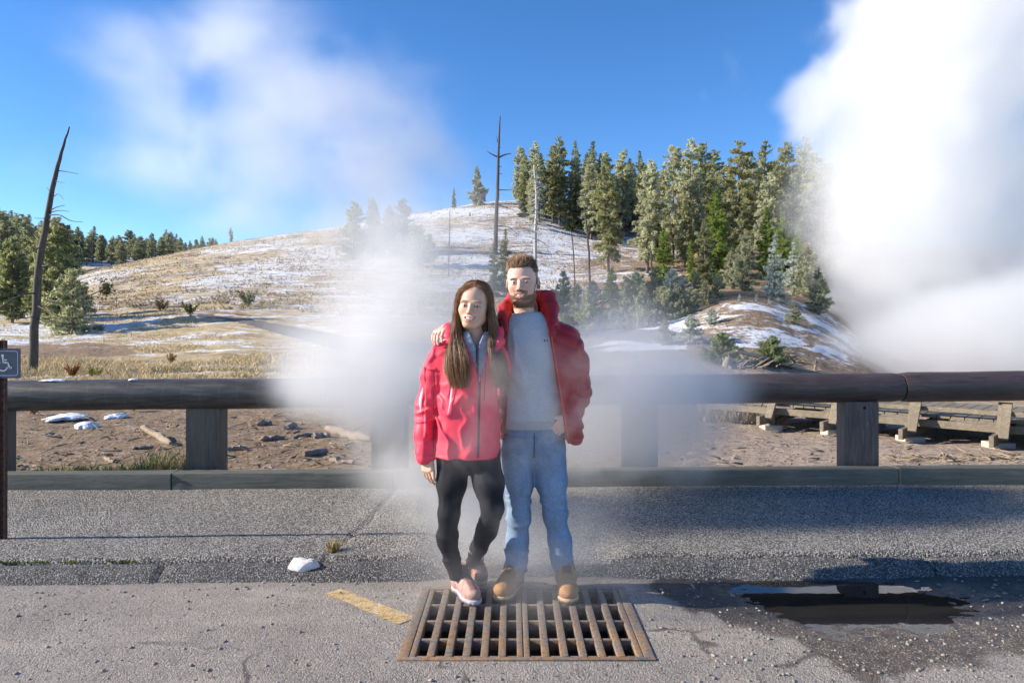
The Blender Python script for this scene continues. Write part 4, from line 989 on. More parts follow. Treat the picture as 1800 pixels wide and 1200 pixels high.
    f.chain(hoodp, [.016, .026, .046, .050, .05, .045, .034, .022, .014], .025)
    f.warp(lambda p: -.0075 * np.abs(np.sin((p[:, 2] + .35 * (p[:, 0] - .1) * (p[:, 0] > .2)) * math.pi / .062 + 1.5 * fbm(p * 5, 3, 2))) ** .6 + .004, (-.5, 3, .8), (.5, 4.3, 1.44), .03)
    f.warp(folds(.016, (8, 8, 7), 33), (-.5, 3, .8), (.5, 4.3, 1.64))
    orig = f.v.copy()
    f.cone(Mn(924, 500, .03), Mn(926, 580, .02), .078, .076, .01, 'cut')
    sl, X, Y, Z = f.region((-.4, 3.5, .7), (.5, YM + .02, 1.7)); zq = [Mn(0, y)[2] for y in (800, 740, 700, 640, 590, 560, 530)]
    le = np.interp(Z, zq, [Mn(x, 0)[0] for x in (886, 890, 892, 893, 893, 897, 905)]); re_ = np.interp(Z, zq, [Mn(x, 0)[0] for x in (1000, 988, 982, 972, 964, 958, 950)])
    d = np.maximum(np.maximum(le - X, X - re_), Y - (YM - .01)); f._put(sl, d, .012, 'cut')
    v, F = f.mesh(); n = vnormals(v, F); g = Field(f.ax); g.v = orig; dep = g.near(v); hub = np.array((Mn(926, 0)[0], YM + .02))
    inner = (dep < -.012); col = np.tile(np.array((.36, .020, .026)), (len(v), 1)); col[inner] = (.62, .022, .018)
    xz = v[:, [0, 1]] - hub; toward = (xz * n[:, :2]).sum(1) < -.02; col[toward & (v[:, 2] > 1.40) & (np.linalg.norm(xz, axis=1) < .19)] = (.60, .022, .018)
    dark = (v[:, 0] < Mn(892, 0)[0]) & (v[:, 2] < 1.36) & ~inner & (v[:, 2] > .8); col[dark] = (.26, .016, .02)  # shade behind her hair painted into the red of this panel
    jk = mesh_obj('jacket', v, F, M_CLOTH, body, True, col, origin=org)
    ev = [(np.interp(z, zq[::-1] if zq[0] > zq[-1] else zq, [Mn(x, 0)[0] for x in (1000, 988, 982, 972, 964, 958, 950)]) + .010, z) for z in np.linspace(Mn(0, 590)[2], Mn(0, 760)[2], 24)]
    strip('zip_edge', v, ev, .008, simple('orange_red_trim', (.55, .05, .02), .5, .1), jk, org, .002)
    # jeans
    f = Field((axis((-.11, .37, .0045)), axis((YM - .2, YM + .2, .0045)), axis((.085, .95, .0045))))
    f.ell(Mn(937, 768, .01), (.172, .122, .12), None, .03); f.loft([.86, .93], [Mn(936, 0)[0]] * 2, [YM + .01] * 2, [.165, .158], [.118, .115], .03)
    f.chain([Mn(911, 790), Mn(911, 850, -.01), Mn(912, 905, -.02), Mn(909, 950, 0), Mn(906, 1003, .0)], [.094, .078, .062, .063, .062], .035)
    f.chain([Mn(964, 790), Mn(970, 850, -.01), Mn(975, 905, -.02), Mn(984, 950, 0), Mn(992, 1003, .0)], [.095, .079, .062, .063, .063], .035)
    sl, X, Y, Z = f.region((-.2, 3, 0), (.5, 4.3, .3)); f._put(sl, .103 - Z + 0 * X + 0 * Y, .006, 'and')
    f.warp(folds(.015, (5, 5, 11), 44), (-.2, 3, .09), (.5, 4.2, .52)); f.warp(folds(.010, (8, 8, 7), 45), (-.2, 3, .5), (.5, 4.2, .84))
    f.warp(lambda p: .004 * (p[:, 2] < .125) * (p[:, 2] > .118), (-.2, 3, .09), (.5, 4.2, .14))
    v, F = f.mesh(); n = vnormals(v, F); col = np.tile(np.array((.165, .235, .335)), (len(v), 1)); fade = sstep(.30, .9, -n[:, 1]) * sstep(.15, .3, v[:, 2]) * sstep(.85, .6, v[:, 2]); col = col * (1 + .55 * fade * fbm(v * 9, 4, 3))[:, None]
    col *= (.85 + .35 * fbm(v * np.array((40, 40, 18)), 7, 3))[:, None]; col[(v[:, 2] < .12)] *= .75
    jn = mesh_obj('jeans', v, F, M_DENIM, body, True, col, origin=org)
    strip('fly_seam', v, [(Mn(938, 0)[0], z) for z in np.linspace(Mn(0, 756)[2], Mn(0, 800)[2], 10)], .006, simple('dark_denim', (.04, .07, .14), .9, .1), jn, org, .001)
    footwear('boot', P(909, 1030, 3.93) * np.array((1, 1, 0)) + np.array((-.004, 0, .006)), P(884, 1060, 3.69) * np.array((1, 1, 0)) + np.array((-.02, -.0, .006)), 0, body, org, 0, 1.08)
    footwear('boot', P(994, 1030, 3.94) * np.array((1, 1, 0)) + np.array((0, 0, .006)), P(1000, 1064, 3.655) * np.array((1, 1, 0)) + np.array((0, 0, .006)), 0, body, org, 0, 1.08)
    return body

# ---------------------------------------------------------------- the woman
def build_woman():
    org = np.array((P(822, 1040, 3.80)[0], 3.80, 0.0)); c = Wm(834, 537, 0.0); s = 1.05; R = rot(-9, 3, 5)
    f = Field((axis((-.56, -.53, .008), (-.53, -.40, .0028), (-.40, -.29, .006), (-.29, -.10, .0025), (-.10, .14, .010)),
               axis((3.58, 3.63, .006), (3.63, 3.72, .0025), (3.72, 3.86, .004), (3.86, 4.2, .01)),
               axis((.10, .60, .012), (.60, .79, .0028), (.79, 1.30, .012), (1.30, 1.41, .004), (1.41, 1.70, .0025))))
    build_head(f, c, s, R, False)
    f.cone(c + np.array((.004, .03, -.10)), Wm(836, 605, .03), .046, .055, .02)
    f.loft([.72, .85, 1.0, 1.15, 1.28, 1.34], [-.24] * 6, [YW + .01] * 6, [.12, .11, .10, .11, .12, .06], [.07, .07, .06, .07, .06, .05], .03)
    wr = Wm(750, 795, -.03)
    f.chain([Wm(772, 618), Wm(750, 712, .04), wr], [.04, .034, .024], .02); f.chain([Wm(872, 620), Wm(896, 680, .22)], [.04, .034], .02)
    for pts in ([Wm(797, 800), Wm(789, 905, -.03), Wm(787, 945, .0), Wm(802, 1025, .06)], [Wm(850, 800), Wm(866, 893, -.09), Wm(856, 930, .02), Wm(832, 985, .20)]): f.chain(pts, [.07, .038, .036, .026], .01)
    hand(f, wr + np.array((0, 0, -.012)), np.array((.10, -.10, -1.0)), (-.55, -.83, 0), (.75, -.55, .0), .168, (12, 16, 12), .5, True, .003, .0073, np.array((.35, -.25, -.9)))
    v, F = f.mesh(); n = vnormals(v, F); base = (.68, .42, .30); col, _ = skin_color(v, n, c, s, R, False, base)
    body = mesh_obj('person', v, F, M_SKIN, None, True, col, origin=org)
    tag(body, 'woman with long brown hair in pinkish red jacket, black leggings and pink shoes', 'person')
    for q in (-1, 1): make_eye(c, s, R, q, body, org, (.04, .03, .02))
    make_teeth(c, s, R, body, org, False)
    # jacket
    f = Field((axis((-.60, .16, .0045)), axis((YW - .2, YW + .40, .0045)), axis((.72, 1.49, .0045))))
    ys = (802, 780, 740, 700, 660, 625, 605, 590); zz = [Wm(0, y)[2] for y in ys]; cx = [Wm(x, 0)[0] for x in (818, 819, 822, 823, 824, 825, 828, 832)]
    f.loft(zz, cx, [YW + .01] * 6 + [YW + .015, YW + .02], [.186, .182, .168, .158, .160, .160, .118, .082], [.13, .13, .122, .115, .122, .112, .09, .072], .03, p=2.4, endk=.006)
    f.chain([Wm(776, 626, .0), Wm(762, 660, .02), Wm(752, 712, .035), Wm(747, 760, 0), Wm(747, 803, -.03)], [.070, .064, .060, .055, .047], .035)
    f.chain([Wm(870, 626), Wm(894, 680, .20), P(935, 700, 4.12)], [.07, .058, .05], .03)
    f.chain([Wm(800, 612, -.085), Wm(789, 592, -.04), Wm(789, 578, .03), Wm(812, 574, .085), Wm(845, 576, .09), Wm(876, 584, .03), Wm(878, 600, -.04), Wm(868, 618, -.085)], [.014, .024, .030, .034, .034, .028, .024, .014], .02)
    def crease(p):
        w_ = p + .04 * np.stack((fbm(p * 7, 1, 2), fbm(p * 7, 2, 2), fbm(p * 7, 3, 2)), -1)
        q = np.stack((w_[:, 0] * 7 + w_[:, 2] * 5.5, w_[:, 1] * 6, w_[:, 2] * 5 - w_[:, 0] * 4.5), -1)
        a = np.exp(-((2 * fbm(q, 12, 2) - 1) / .16) ** 2); b = fbm(q * .8, 15, 2) - .5
        side = sstep(.10, -.06, p[:, 0] + .23) + .35
        return (.017 * (-.7 * a + .25) + .018 * b) * np.minimum(side, 1)
    f.warp(crease, (-.45, 3, .76), (.2, 4.3, 1.36))
    f.warp(folds(.014, (4, 4, 13), 18), (-.62, 3, .77), (-.40, 4.3, 1.25)); f.warp(folds(.007, (11, 9, 8), 19, .2), (-.62, 3, .77), (.2, 4.3, 1.36))
    sl, X, Y, Z = f.region((-.7, 3, .6), (.3, 4.3, .86))
    f._put(sl, Wm(0, 800)[2] - Z + 0 * X + 0 * Y, .004, 'and') if False else None
    orig = f.v.copy()
    f.cone(Wm(835, 555, .02), Wm(835, 610, .01), .07, .064, .01, 'cut')
    sl, X, Y, Z = f.region((-.5, 3.4, 1.1), (.1, YW + .0, 1.5)); zq = [Wm(0, y)[2] for y in (662, 640, 615, 595, 570)]
    le = np.interp(Z, zq, [Wm(x, 0)[0] for x in (844, 836, 826, 819, 812)]); re_ = np.interp(Z, zq, [Wm(x, 0)[0] for x in (846, 852, 858, 863, 868)]); d = np.maximum(np.maximum(le - X, X - re_), Y - (YW - .02)); f._put(sl, d, .008, 'cut')
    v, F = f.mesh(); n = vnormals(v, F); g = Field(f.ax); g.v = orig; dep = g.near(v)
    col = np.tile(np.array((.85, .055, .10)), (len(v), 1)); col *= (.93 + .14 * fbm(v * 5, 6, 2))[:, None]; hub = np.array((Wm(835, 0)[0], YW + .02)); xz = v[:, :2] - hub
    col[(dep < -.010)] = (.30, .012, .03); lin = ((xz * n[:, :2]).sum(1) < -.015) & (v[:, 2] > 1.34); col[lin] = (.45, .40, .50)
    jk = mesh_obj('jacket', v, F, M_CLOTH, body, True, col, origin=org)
    strip('zipper', v, [(Wm(845 - .02 * (y - 660), 0)[0], Wm(0, y)[2]) for y in np.linspace(664, 797, 40)], .011, M_ZIP, jk, org, .002)
    strip('piping', v, [(Wm(x, 0)[0], Wm(0, y)[2]) for x, y in ((798, 670), (797, 680), (796, 690), (795, 700), (793, 712), (790, 724))], [.002, .008, .010, .009, .005, .002], M_PIPE, jk, org, .002)
    strip('piping', v, [(Wm(x, 0)[0], Wm(0, y)[2]) for x, y in ((745, 680), (742, 690), (740, 700), (740, 710), (741, 722))], [.002, .010, .012, .010, .002], M_PIPE, jk, org, .002)
    strip('pocket_seam', v, [(Wm(855 - .04 * (y - 640), 0)[0], Wm(0, y)[2]) for y in np.linspace(636, 700, 16)], .004, M_ZIP, jk, org, .0015)
    strip('seam_shade', v, [(Wm(764, 0)[0], Wm(0, y)[2]) for y in np.linspace(650, 795, 30)], .004, simple('seam_shade_red', (.25, .01, .03), .7, .1), jk, org, .001)  # dark red strip painting the shade along the seam between sleeve and body
    strip('shoulder_piping', v, [(Wm(x, 0)[0], Wm(0, y)[2]) for x, y in ((768, 604), (776, 600), (784, 596))], .005, simple('pink_piping', (.75, .35, .62), .4, .05), jk, org, .002)
    pt = MB(); z = Wm(0, 662)[2]; x = Wm(845, 0)[0]; y = front(v, x, z, .015) - .006; pt.tube([(x, y, z + .008), (x, y, z - .018)], [.004, .003], 8); pt.build('zip_pull', simple('zip_metal', (.35, .37, .42), .35, .1), jk, True, origin=org)
    cu = MB()
    # inner quilted jacket
    f = Field((axis((-.40, -.06, .004)), axis((YW - .18, YW + .12, .004)), axis((1.10, 1.42, .004))))
    f.loft([Wm(0, y)[2] for y in (680, 640, 610, 592, 584)], [Wm(x, 0)[0] for x in (843, 840, 838, 837, 837)], [YW] * 5, [.08, .10, .095, .075, .066], [.085, .086, .077, .074, .070], .02, p=2.2)
    f.warp(lambda p: -.005 * np.abs(np.sin(p[:, 2] * math.pi / .032 + (p[:, 0] + .185) * 18 * np.sign(p[:, 0] + .185))) ** .7, (-.5, 3, 1.1), (0, 4, 1.42))
    f.cone(Wm(836, 560, .02), Wm(838, 606, .005), .057, .05, .006, 'cut')
    sl, X, Y, Z = f.region((-.5, 3.4, 1.25), (.1, YW, 1.45)); d = np.maximum(np.abs(X - Wm(839, 0)[0]) - (.002 + .42 * np.maximum(Z - Wm(0, 612)[2], 0)), Y - YW); f._put(sl, d, .006, 'cut')
    v2, F2 = f.mesh(); col = np.tile(np.array((.30, .31, .38)), (len(v2), 1)); ij = mesh_obj('inner_jacket', v2, F2, M_STRETCH, body, True, col, origin=org)
    strip('zipper', v2, [(Wm(841, 0)[0], Wm(0, y)[2]) for y in np.linspace(606, 660, 20)], .010, M_ZIP, ij, org, .002)
    # leggings
    f = Field((axis((-.46, .02, .0045)), axis((YW - .22, YW + .34, .0045)), axis((.09, .86, .0045))))
    f.ell(Wm(823, 785, .01), (.172, .12, .11), None, .03)
    f.chain([Wm(797, 808), Wm(794, 850, -.015), Wm(789, 905, -.03), Wm(786, 945, .0), Wm(795, 985, .03), Wm(802, 1016, .05)], [.090, .076, .053, .052, .041, .036], .03)
    f.chain([Wm(850, 808), Wm(859, 850, -.05), Wm(866, 893, -.09), Wm(856, 930, .02), Wm(842, 960, .12), Wm(831, 986, .20)], [.090, .078, .056, .053, .043, .036], .03)
    f.warp(folds(.007, (7, 7, 16), 52), (-.5, 3, .08), (.1, 4.3, .45)); f.warp(folds(.005, (10, 10, 7), 53), (-.5, 3, .45), (.1, 4.3, .8))
    v3, F3 = f.mesh(); col = np.tile(np.array((.018, .018, .023)), (len(v3), 1)); lg = mesh_obj('leggings', v3, F3, M_STRETCH, body, True, col, origin=org)
    x, z = Wm(828, 968, .1)[0], Wm(828, 968, .1)[2]; m = (np.abs(v3[:, 0] - x) < .015) & (np.abs(v3[:, 2] - z) < .015); yy = v3[m, 1].min() - .002
    e = MB(); e.tube([(x - .012, yy, z + .012), (x - .002, yy - .001, z + .004), (x - .008, yy, z - .002)], .002, 6); e.tube([(x + .010, yy, z + .002), (x + .0, yy - .001, z - .004), (x + .006, yy, z - .012)], .002, 6)
    e.build('leg_mark', simple('silver_mark', (.55, .56, .6), .5, .05), lg, True, origin=org)
    footwear('shoe', P(803, 1035, 3.88) * np.array((1, 1, 0)) + np.array((0, .01, .006)), P(834, 1066, 3.645) * np.array((1, 1, 0)) + np.array((.01, 0, .006)), 0, body, org, 0, 1.06)
    footwear('shoe', Wm(823, 992, .235) + np.array((0, .02, .0)) - np.array((0, 0, .06)), P(846, 1031, 3.93) * np.array((1, 1, 0)) + np.array((.01, .0, .008)), 0, body, org, 0, 1.05)
    # hair: scalp cap plus long strands from a middle parting
    f = Field((axis((-.33, -.07, .004)), axis((YW - .13, YW + .16, .004)), axis((1.2, 1.70, .004))))
    w = lambda u, v_, z_: c + R @ (np.array((u, v_, z_)) * s)
    f.ell(w(0, .016, .034), (.083, .106, .096), R, .01); f.chain([w(0, .045, .02), w(-.0, .07, -.08), w(0, .075, -.18), w(0, .075, -.28)], [.08, .078, .075, .06], .03)
    for sd in (-1, 1): f.chain([w(sd * .066, .0, .02), w(sd * .068, .01, -.06), w(sd * .062, .03, -.16)], [.016, .02, .028], .03)
    f.ell(w(0, -.075, -.025), (.0755, .085, .105), R, .012, 'cut'); f.ell(w(0, -.11, -.06), (.075, .10, .12), R, .01, 'cut')
    f.warp(lambda p: .004 * np.sin(p[:, 0] * 260 + 4 * fbm(p * 9, 2, 2)), (-.4, 3, 1.2), (0, 4, 1.6), .02)
    vc, Fc = f.mesh(); nc = vnormals(vc, Fc); cap = mesh_obj('hair', vc, Fc, M_HAIR, body, True, np.tile(np.array((.10, .045, .022)), (len(vc), 1)) * (.7 + .6 * fbm(vc * np.array((150, 150, 4)), 3, 2))[:, None], origin=org)
    rng = np.random.default_rng(4); paths = []; cols = []
    def lock(inner, outer, cnt, m, thick, dark):  # dark: shade on the right and back hair, put into strand colour
        I, O = bez(inner, m), bez(outer, m)
        for _ in range(cnt):
            a = rng.random(); b = rng.normal(0, 1, 3) * np.array((.003, .007, .003)) * (1 if rng.random() < .95 else 2.2); en = int(m * (1 - .42 * rng.random())); end = np.linspace(0, 1, m)[:, None]
            p = I * (1 - a) + O * a + b * np.minimum(1, end * 4) + np.array((0, thick * (rng.random() - .5), 0)) * np.minimum(1, end * 3)
            ph = rng.random(3) * 6.28; p = p + .009 * end * np.stack((np.sin(end[:, 0] * 9 + ph[0]), np.sin(end[:, 0] * 7 + ph[1]), 0 * end[:, 0]), -1)
            ti = np.linspace(0, en - 1, m); p = np.stack([np.interp(ti, np.arange(m), p[:, k]) for k in range(3)], -1)
            paths.append(p); k = rng.uniform(.55, 1.5); cols.append(np.array((.23, .105, .043)) * k * (1 - dark * .35) if rng.random() < .8 else np.array((.46, .24, .10)) * k * (1 - dark * .35))
    part = lambda v_, z_: w(.006, v_, z_)
    # front framing locks, left then right (as seen)
    lock([part(-.066, .094), Wm(820, 509, -.070), Wm(808, 528, -.030), Wm(805, 555, -.016), Wm(809, 590, -.040), Wm(822, 625, -.115), Wm(826, 655, -.135), Wm(818, 700, -.14)],
         [part(-.04, .118), Wm(811, 508, -.045), Wm(803, 532, -.03), Wm(800, 565, -.03), Wm(792, 600, -.07), Wm(789, 635, -.115), Wm(794, 665, -.13), Wm(803, 694, -.138)], 1900, 18, .022, 0)
    lock([part(-.04, .118), Wm(810, 508, -.03), Wm(803, 540, -.01), Wm(797, 580, -.01), Wm(788, 620, -.09), Wm(792, 660, -.128), Wm(803, 700, -.135)],
         [part(.03, .128), Wm(809, 508, .04), Wm(801, 540, .05), Wm(795, 580, .05), Wm(783, 610, .0), Wm(781, 640, -.06), Wm(787, 668, -.11)], 1300, 18, .02, .2)
    lock([part(-.066, .094), Wm(850, 508, -.075), Wm(862, 530, -.038), Wm(864, 558, -.022), Wm(860, 590, -.04), Wm(861, 620, -.11), Wm(866, 655, -.125), Wm(872, 695, -.125)],
         [part(-.04, .118), Wm(856, 508, -.04), Wm(864, 535, -.025), Wm(867, 570, -.02), Wm(874, 605, -.05), Wm(888, 640, -.07), Wm(892, 670, -.075), Wm(890, 708, -.08)], 1500, 18, .02, .45)
    lock([part(-.04, .118), Wm(857, 508, -.03), Wm(865, 540, -.01), Wm(869, 580, -.0), Wm(886, 625, -.05), Wm(893, 665, -.07), Wm(893, 712, -.075)],
         [part(.03, .128), Wm(858, 508, .04), Wm(866, 540, .05), Wm(877, 585, .06), Wm(884, 625, .08), Wm(890, 660, .08), Wm(893, 690, .08)], 1000, 18, .02, .45)
    # over the crown to the back
    for sd in (-1, 1):
        lock([part(.0, .130), w(sd * .05, .02, .115), w(sd * .081, .03, .05), w(sd * .083, .045, -.04), w(sd * .083, .06, -.14), w(sd * .085, .07, -.24)],
             [part(.10, .085), w(sd * .03, .11, .07), w(sd * .05, .125, .0), w(sd * .055, .14, -.1), w(sd * .05, .145, -.2), w(sd * .05, .14, -.28)], 900, 18, .02, .2)
    V, FF, C = ribbon_strands(np.array(paths), .0011, .0004, np.array(cols)); st = mesh_obj('hair_lock', V, FF, M_HAIR, cap, True, C, origin=org)
    return body
build_man(); build_woman()
# ------------------------------------------------------------------ trees
M_BARK = vcol('tree_bark', .9, 30, .6, .02, .25, 6)
def leaf_mat(name):
    t = T(name); c = t.attr('Col', 'Color'); d = t.n('ShaderNodeBsdfDiffuse', {'Color': c, 'Roughness': .6}); u = t.n('ShaderNodeBsdfTranslucent', {'Color': t.n('ShaderNodeVectorMath', {0: c, 1: (1.25, 1.25, .8)}, operation='MULTIPLY').outputs[0]})
    t.t.links.new(t.n('ShaderNodeMixShader', {0: .5, 1: d.outputs[0], 2: u.outputs[0]}).outputs[0], t.out.inputs[0]); t.t.nodes.remove(t.b); return t.m
M_NEEDLE = leaf_mat('needle_foliage')
def tri_mesh(name, V, C, mat, parent):
    return mesh_obj(name, V.reshape(-1, 3), np.arange(V.shape[0] * 3, dtype=np.int32).reshape(-1, 3), mat, parent, False, np.repeat(C, 3, axis=0))
def clumps(cent, dirs, size, n, rng, wid=.30, spread=.9):
    """needle sprays: n thin triangles fanned out from each centre"""
    m = len(cent); c = np.repeat(cent, n, 0); d = np.repeat(dirs, n, 0) + rng.normal(0, spread, (m * n, 3)); d /= np.linalg.norm(d, axis=1, keepdims=True)
    L = np.repeat(size, n)[:, None] * rng.uniform(.6, 1.25, (m * n, 1)); s = np.cross(d, rng.normal(0, 1, (m * n, 3))); s /= np.maximum(np.linalg.norm(s, axis=1, keepdims=True), 1e-6)
    c = c + rng.normal(0, .25, (m * n, 3)) * L
    return np.stack((c - d * L * .35 + s * L * wid * .5, c - d * L * .35 - s * L * wid * .5, c + d * L * .75), 1)
def needle_cols(tris, base, rng, frost, frostcol=(.36, .40, .40), var=.35, brown=.03):
    m = len(tris); base = np.array(base) * rng.uniform(1 - var, 1 + var, (m, 1)); up = np.clip(.5 + rng.normal(0, .35, m), 0, 1)
    fr = np.clip(frost * 2 * up, 0, 1) * (rng.random(m) < min(1, .25 + frost)); c = base * (1 - fr[:, None]) + np.array(frostcol) * fr[:, None]
    b = rng.random(m) < brown; c[b] = np.array((.12, .075, .04)) * rng.uniform(.6, 1.2, (b.sum(), 1)); return c
def conifer_parts(H, cb, R, seed, col, frost, shape='pine', dens=1.0, leaf=.40, fc=(.60, .60, .51)):
    rng = np.random.default_rng(seed); rnd = random.Random(seed)
    n = 12; lean = rng.normal(0, .012, 2); pts = [(lean[0] * H * (i / n) ** 2 + rng.normal(0, .01), lean[1] * H * (i / n) ** 2 + rng.normal(0, .01), H * .97 * i / n - .3) for i in range(n + 1)]
    mb = MB(); r0 = .0115 * H + .03; mb.tube(pts, [r0 * (1 - i / n) ** .8 + .012 for i in range(n + 1)], 8, True, .15, seed)
    cent = []; dirs = []; size = []; z = cb * H
    while z < H * .985:
        t = (z / H - cb) / (1 - cb)
        if shape == 'pine': prof = (min(1, (t + .10) * 3.2) ** .6) * (1 - t ** 2.2) ** .9 * .92 + .08
        elif shape == 'spire': prof = (1 - t) ** .85 * .95 + .04
        else: prof = (min(1, t * 4 + .45)) * (1 - t ** 1.6) ** .8 + .05
        prof *= .68 + .64 * vnoise(np.array((z * .55, seed * 1.7, 0.)), seed)
        for _ in range(int(rnd.choice((3, 4, 5, 5)) * dens + .5)):
            az = rng.random() * 6.283; side = .72 + .45 * vnoise(np.array((math.cos(az) * 1.3, math.sin(az) * 1.3, z * .35)), seed + 5)
            L = R * prof * side * rng.uniform(.6, 1.12); slope = (.35 - .75 * (1 - t)) if shape != 'bush' else .35 - .3 * (1 - t)
            slope += rng.normal(0, .12); d = np.array((math.cos(az), math.sin(az), slope)); d /= np.linalg.norm(d)
            base = np.array((*[np.interp(z, [p[2] for p in pts], [p[k] for p in pts]) for k in (0, 1)], z))
            if rng.random() < .5: mb.tube([base, base + d * L * .55, base + d * L * .9 + np.array((0, 0, .06 * L))], [.012 + .012 * L, .012, .005], 4, False)
            k = max(2, int(L / (leaf * .62) + .5)); 
            for f in np.linspace(.30 if L > .6 else .15, 1.0, k):
                cent.append(base + d * L * f + np.array((0, 0, .10 * L * f * f))); dirs.append(d * .7 + np.array((0, 0, .7))); size.append(leaf * (1.05 - .3 * f) * (.75 + .4 * (1 - t)))
                if L * f > leaf * 1.2:
                    s = np.cross(d, (0, 0, 1)) * rng.choice((-1, 1)) * L * rng.uniform(.12, .3) * (1.15 - f); cent.append(base + d * L * f + s); dirs.append(d * .6 + s + np.array((0, 0, .35))); size.append(leaf * .9)
        z += H * (1 - cb) / (34 if H > 6 else 16) * rng.uniform(.6, 1.4) / (.85 + .15 * dens)
    tr = clumps(np.array(cent), np.array(dirs), np.array(size), 11, rng, .36); C = needle_cols(tr, col, rng, frost, fc)
    # clump-scale tone, varied at random by noise
    g = .72 + .6 * vnoise(tr[:, 0] * np.array((.9, .9, .7)), seed + 9); C = C * g[:, None]
    tv = np.array(mb.v); bk = np.array((.13, .105, .085)) * (.8 + .5 * vnoise(tv * np.array((9, 9, 2)), 3))[:, None]
    return (mb.v, mb.f, bk), (tr, C)
PROTO = {}
def proto(key, *a, **k):
    if key not in PROTO: PROTO[key] = (conifer_parts(*a, **k), a[0])
    return PROTO[key]
KINDS = {}
def kind(key, n, H, cb, R, col, frost, shape, **kw): KINDS[key] = (n, H, cb, R, col, frost, shape, kw)
kind('tall', 5, 14, .14, 2.5, (.26, .265, .12), .46, 'pine')
kind('grey', 4, 14, .14, 2.4, (.30, .31, .22), .7, 'pine')
kind('dark', 3, 13, .06, 2.3, (.17, .19, .09), .34, 'spire')
kind('green', 3, 8, .02, 1.7, (.22, .29, .075), .10, 'spire', leaf=.28)
kind('frost', 3, 7, .02, 1.9, (.28, .285, .20), .6, 'bush', leaf=.26)
kind('snowy', 2, 6, .02, 1.6, (.22, .25, .25), .8, 'spire', leaf=.26, fc=(.72, .75, .80))
kind('shrub', 4, 2.6, .0, 1.15, (.27, .28, .18), .55, 'bush', leaf=.17, dens=1.1)
kind('snowshrub', 2, 2.6, .0, 1.1, (.16, .18, .15), .7, 'bush', leaf=.17, fc=(.66, .69, .73))
kind('bush', 2, 1.1, .0, .62, (.26, .285, .15), .4, 'bush', leaf=.085, dens=1.5, fc=(.40, .44, .36))
kind('forest', 5, 13, .14, 2.3, (.20, .225, .17), .5, 'pine', leaf=.42)
kind('nearpine', 2, 7.0, .06, 2.1, (.23, .255, .115), .42, 'bush', leaf=.22, dens=1.6)
MESHES = {}; _cnt = {}
def tree(knd, px, top, Y, label, group=None, name='pine_tree', cat='pine tree', base_dz=0.0, wid=1.0):
    n, H, cb, R, col, frost, shape, kw = KINDS[knd]; i = _cnt.get(knd, 0); _cnt[knd] = i + 1; i %= n; key = (knd, i)
    x = (px - 900) * Y / FPX; zb = Hz(x, Y) + base_dz; zt = CAMZ - (top - HORIZ) * Y / FPX; h = max(zt - zb, .3)
    r = empty(name, (x, Y, zb), label, cat, group); sc = h / H; rnd = random.Random(int(px * 31 + Y * 7)); w = sc * wid * rnd.uniform(.9, 1.1)
    r.scale = (w, w, sc); r.rotation_euler = (0, 0, rnd.random() * 6.28)
    if key not in MESHES:
        (tv, tf, tc), (V, C) = conifer_parts(H, cb, R, 100 + 13 * i + sum(map(ord, knd)), col, frost, shape, **kw)
        a = mesh_obj('trunk', tv, tf, M_BARK, r, True, tc); b = tri_mesh('crown', V, C, M_NEEDLE, r); MESHES[key] = (a, b)
    else:
        for src in MESHES[key]: c = src.copy(); COL.objects.link(c); c.parent = r
    return r
GS = 'pines of the stand on the right hilltop'
stand = [('grey', 914, 256, 96), ('grey', 938, 247, 92), ('tall', 984, 238, 88), ('dark', 1013, 246, 97), ('dark', 1046, 248, 86), ('tall', 1069, 268, 66), ('grey', 1092, 258, 90), ('dark', 1106, 276, 96),
         ('dark', 1122, 264, 99), ('grey', 1138, 281, 63), ('tall', 1164, 289, 84), ('grey', 1183, 253, 74), ('grey', 1211, 242, 71), ('tall', 1237, 251, 79), ('tall', 1256, 262, 92), ('dark', 1274, 284, 95),
         ('tall', 1299, 241, 63), ('grey', 1321, 262, 69), ('tall', 1341, 247, 75), ('tall', 1363, 291, 60), ('tall', 1385, 249, 61), ('grey', 1410, 240, 68), ('tall', 1432, 268, 66), ('dark', 1448, 320, 60)]
SL = {'grey': 'tall frosted grey green pine in the hilltop stand right of the couple', 'tall': 'tall olive green pine in the hilltop stand right of the couple', 'dark': 'slim dark green pine in the hilltop stand right of the couple'}
uniq = {984: 'broad tall pine right beside the frosted bare tree in the hilltop stand', 914: 'frosted grey pine at the left end of the hilltop stand', 1069: 'big bushy pine reaching low down the snowy slope, left part of the hilltop stand',
        1211: 'tallest pale frosted pine in the middle of the hilltop stand', 1410: 'tall pine at the right end of the stand beside the white steam plume'}
for k, px, top, Y in stand: tree(k, px, top, Y, uniq.get(px, SL[k]), GS)
rs = random.Random(8)
for i in range(70):
    px = rs.uniform(905, 1475) if i < 48 else rs.uniform(906, 1075); Y = rs.uniform(86, 124) if i < 48 else rs.uniform(82, 97); k = rs.choice(('tall', 'grey', 'dark', 'tall')); tree(k, px, rs.uniform(275, 325) if i < 48 else rs.uniform(256, 300) + max(0, (925 - px)), Y, SL[k], GS)
for i in range(12):
    px = rs.uniform(1130, 1470); Y = rs.uniform(56, 74); k = rs.choice(('tall', 'grey', 'dark')); tree(k, px, rs.uniform(300, 350), Y, SL[k], GS)
GL = 'young trees at the foot of the hilltop stand'
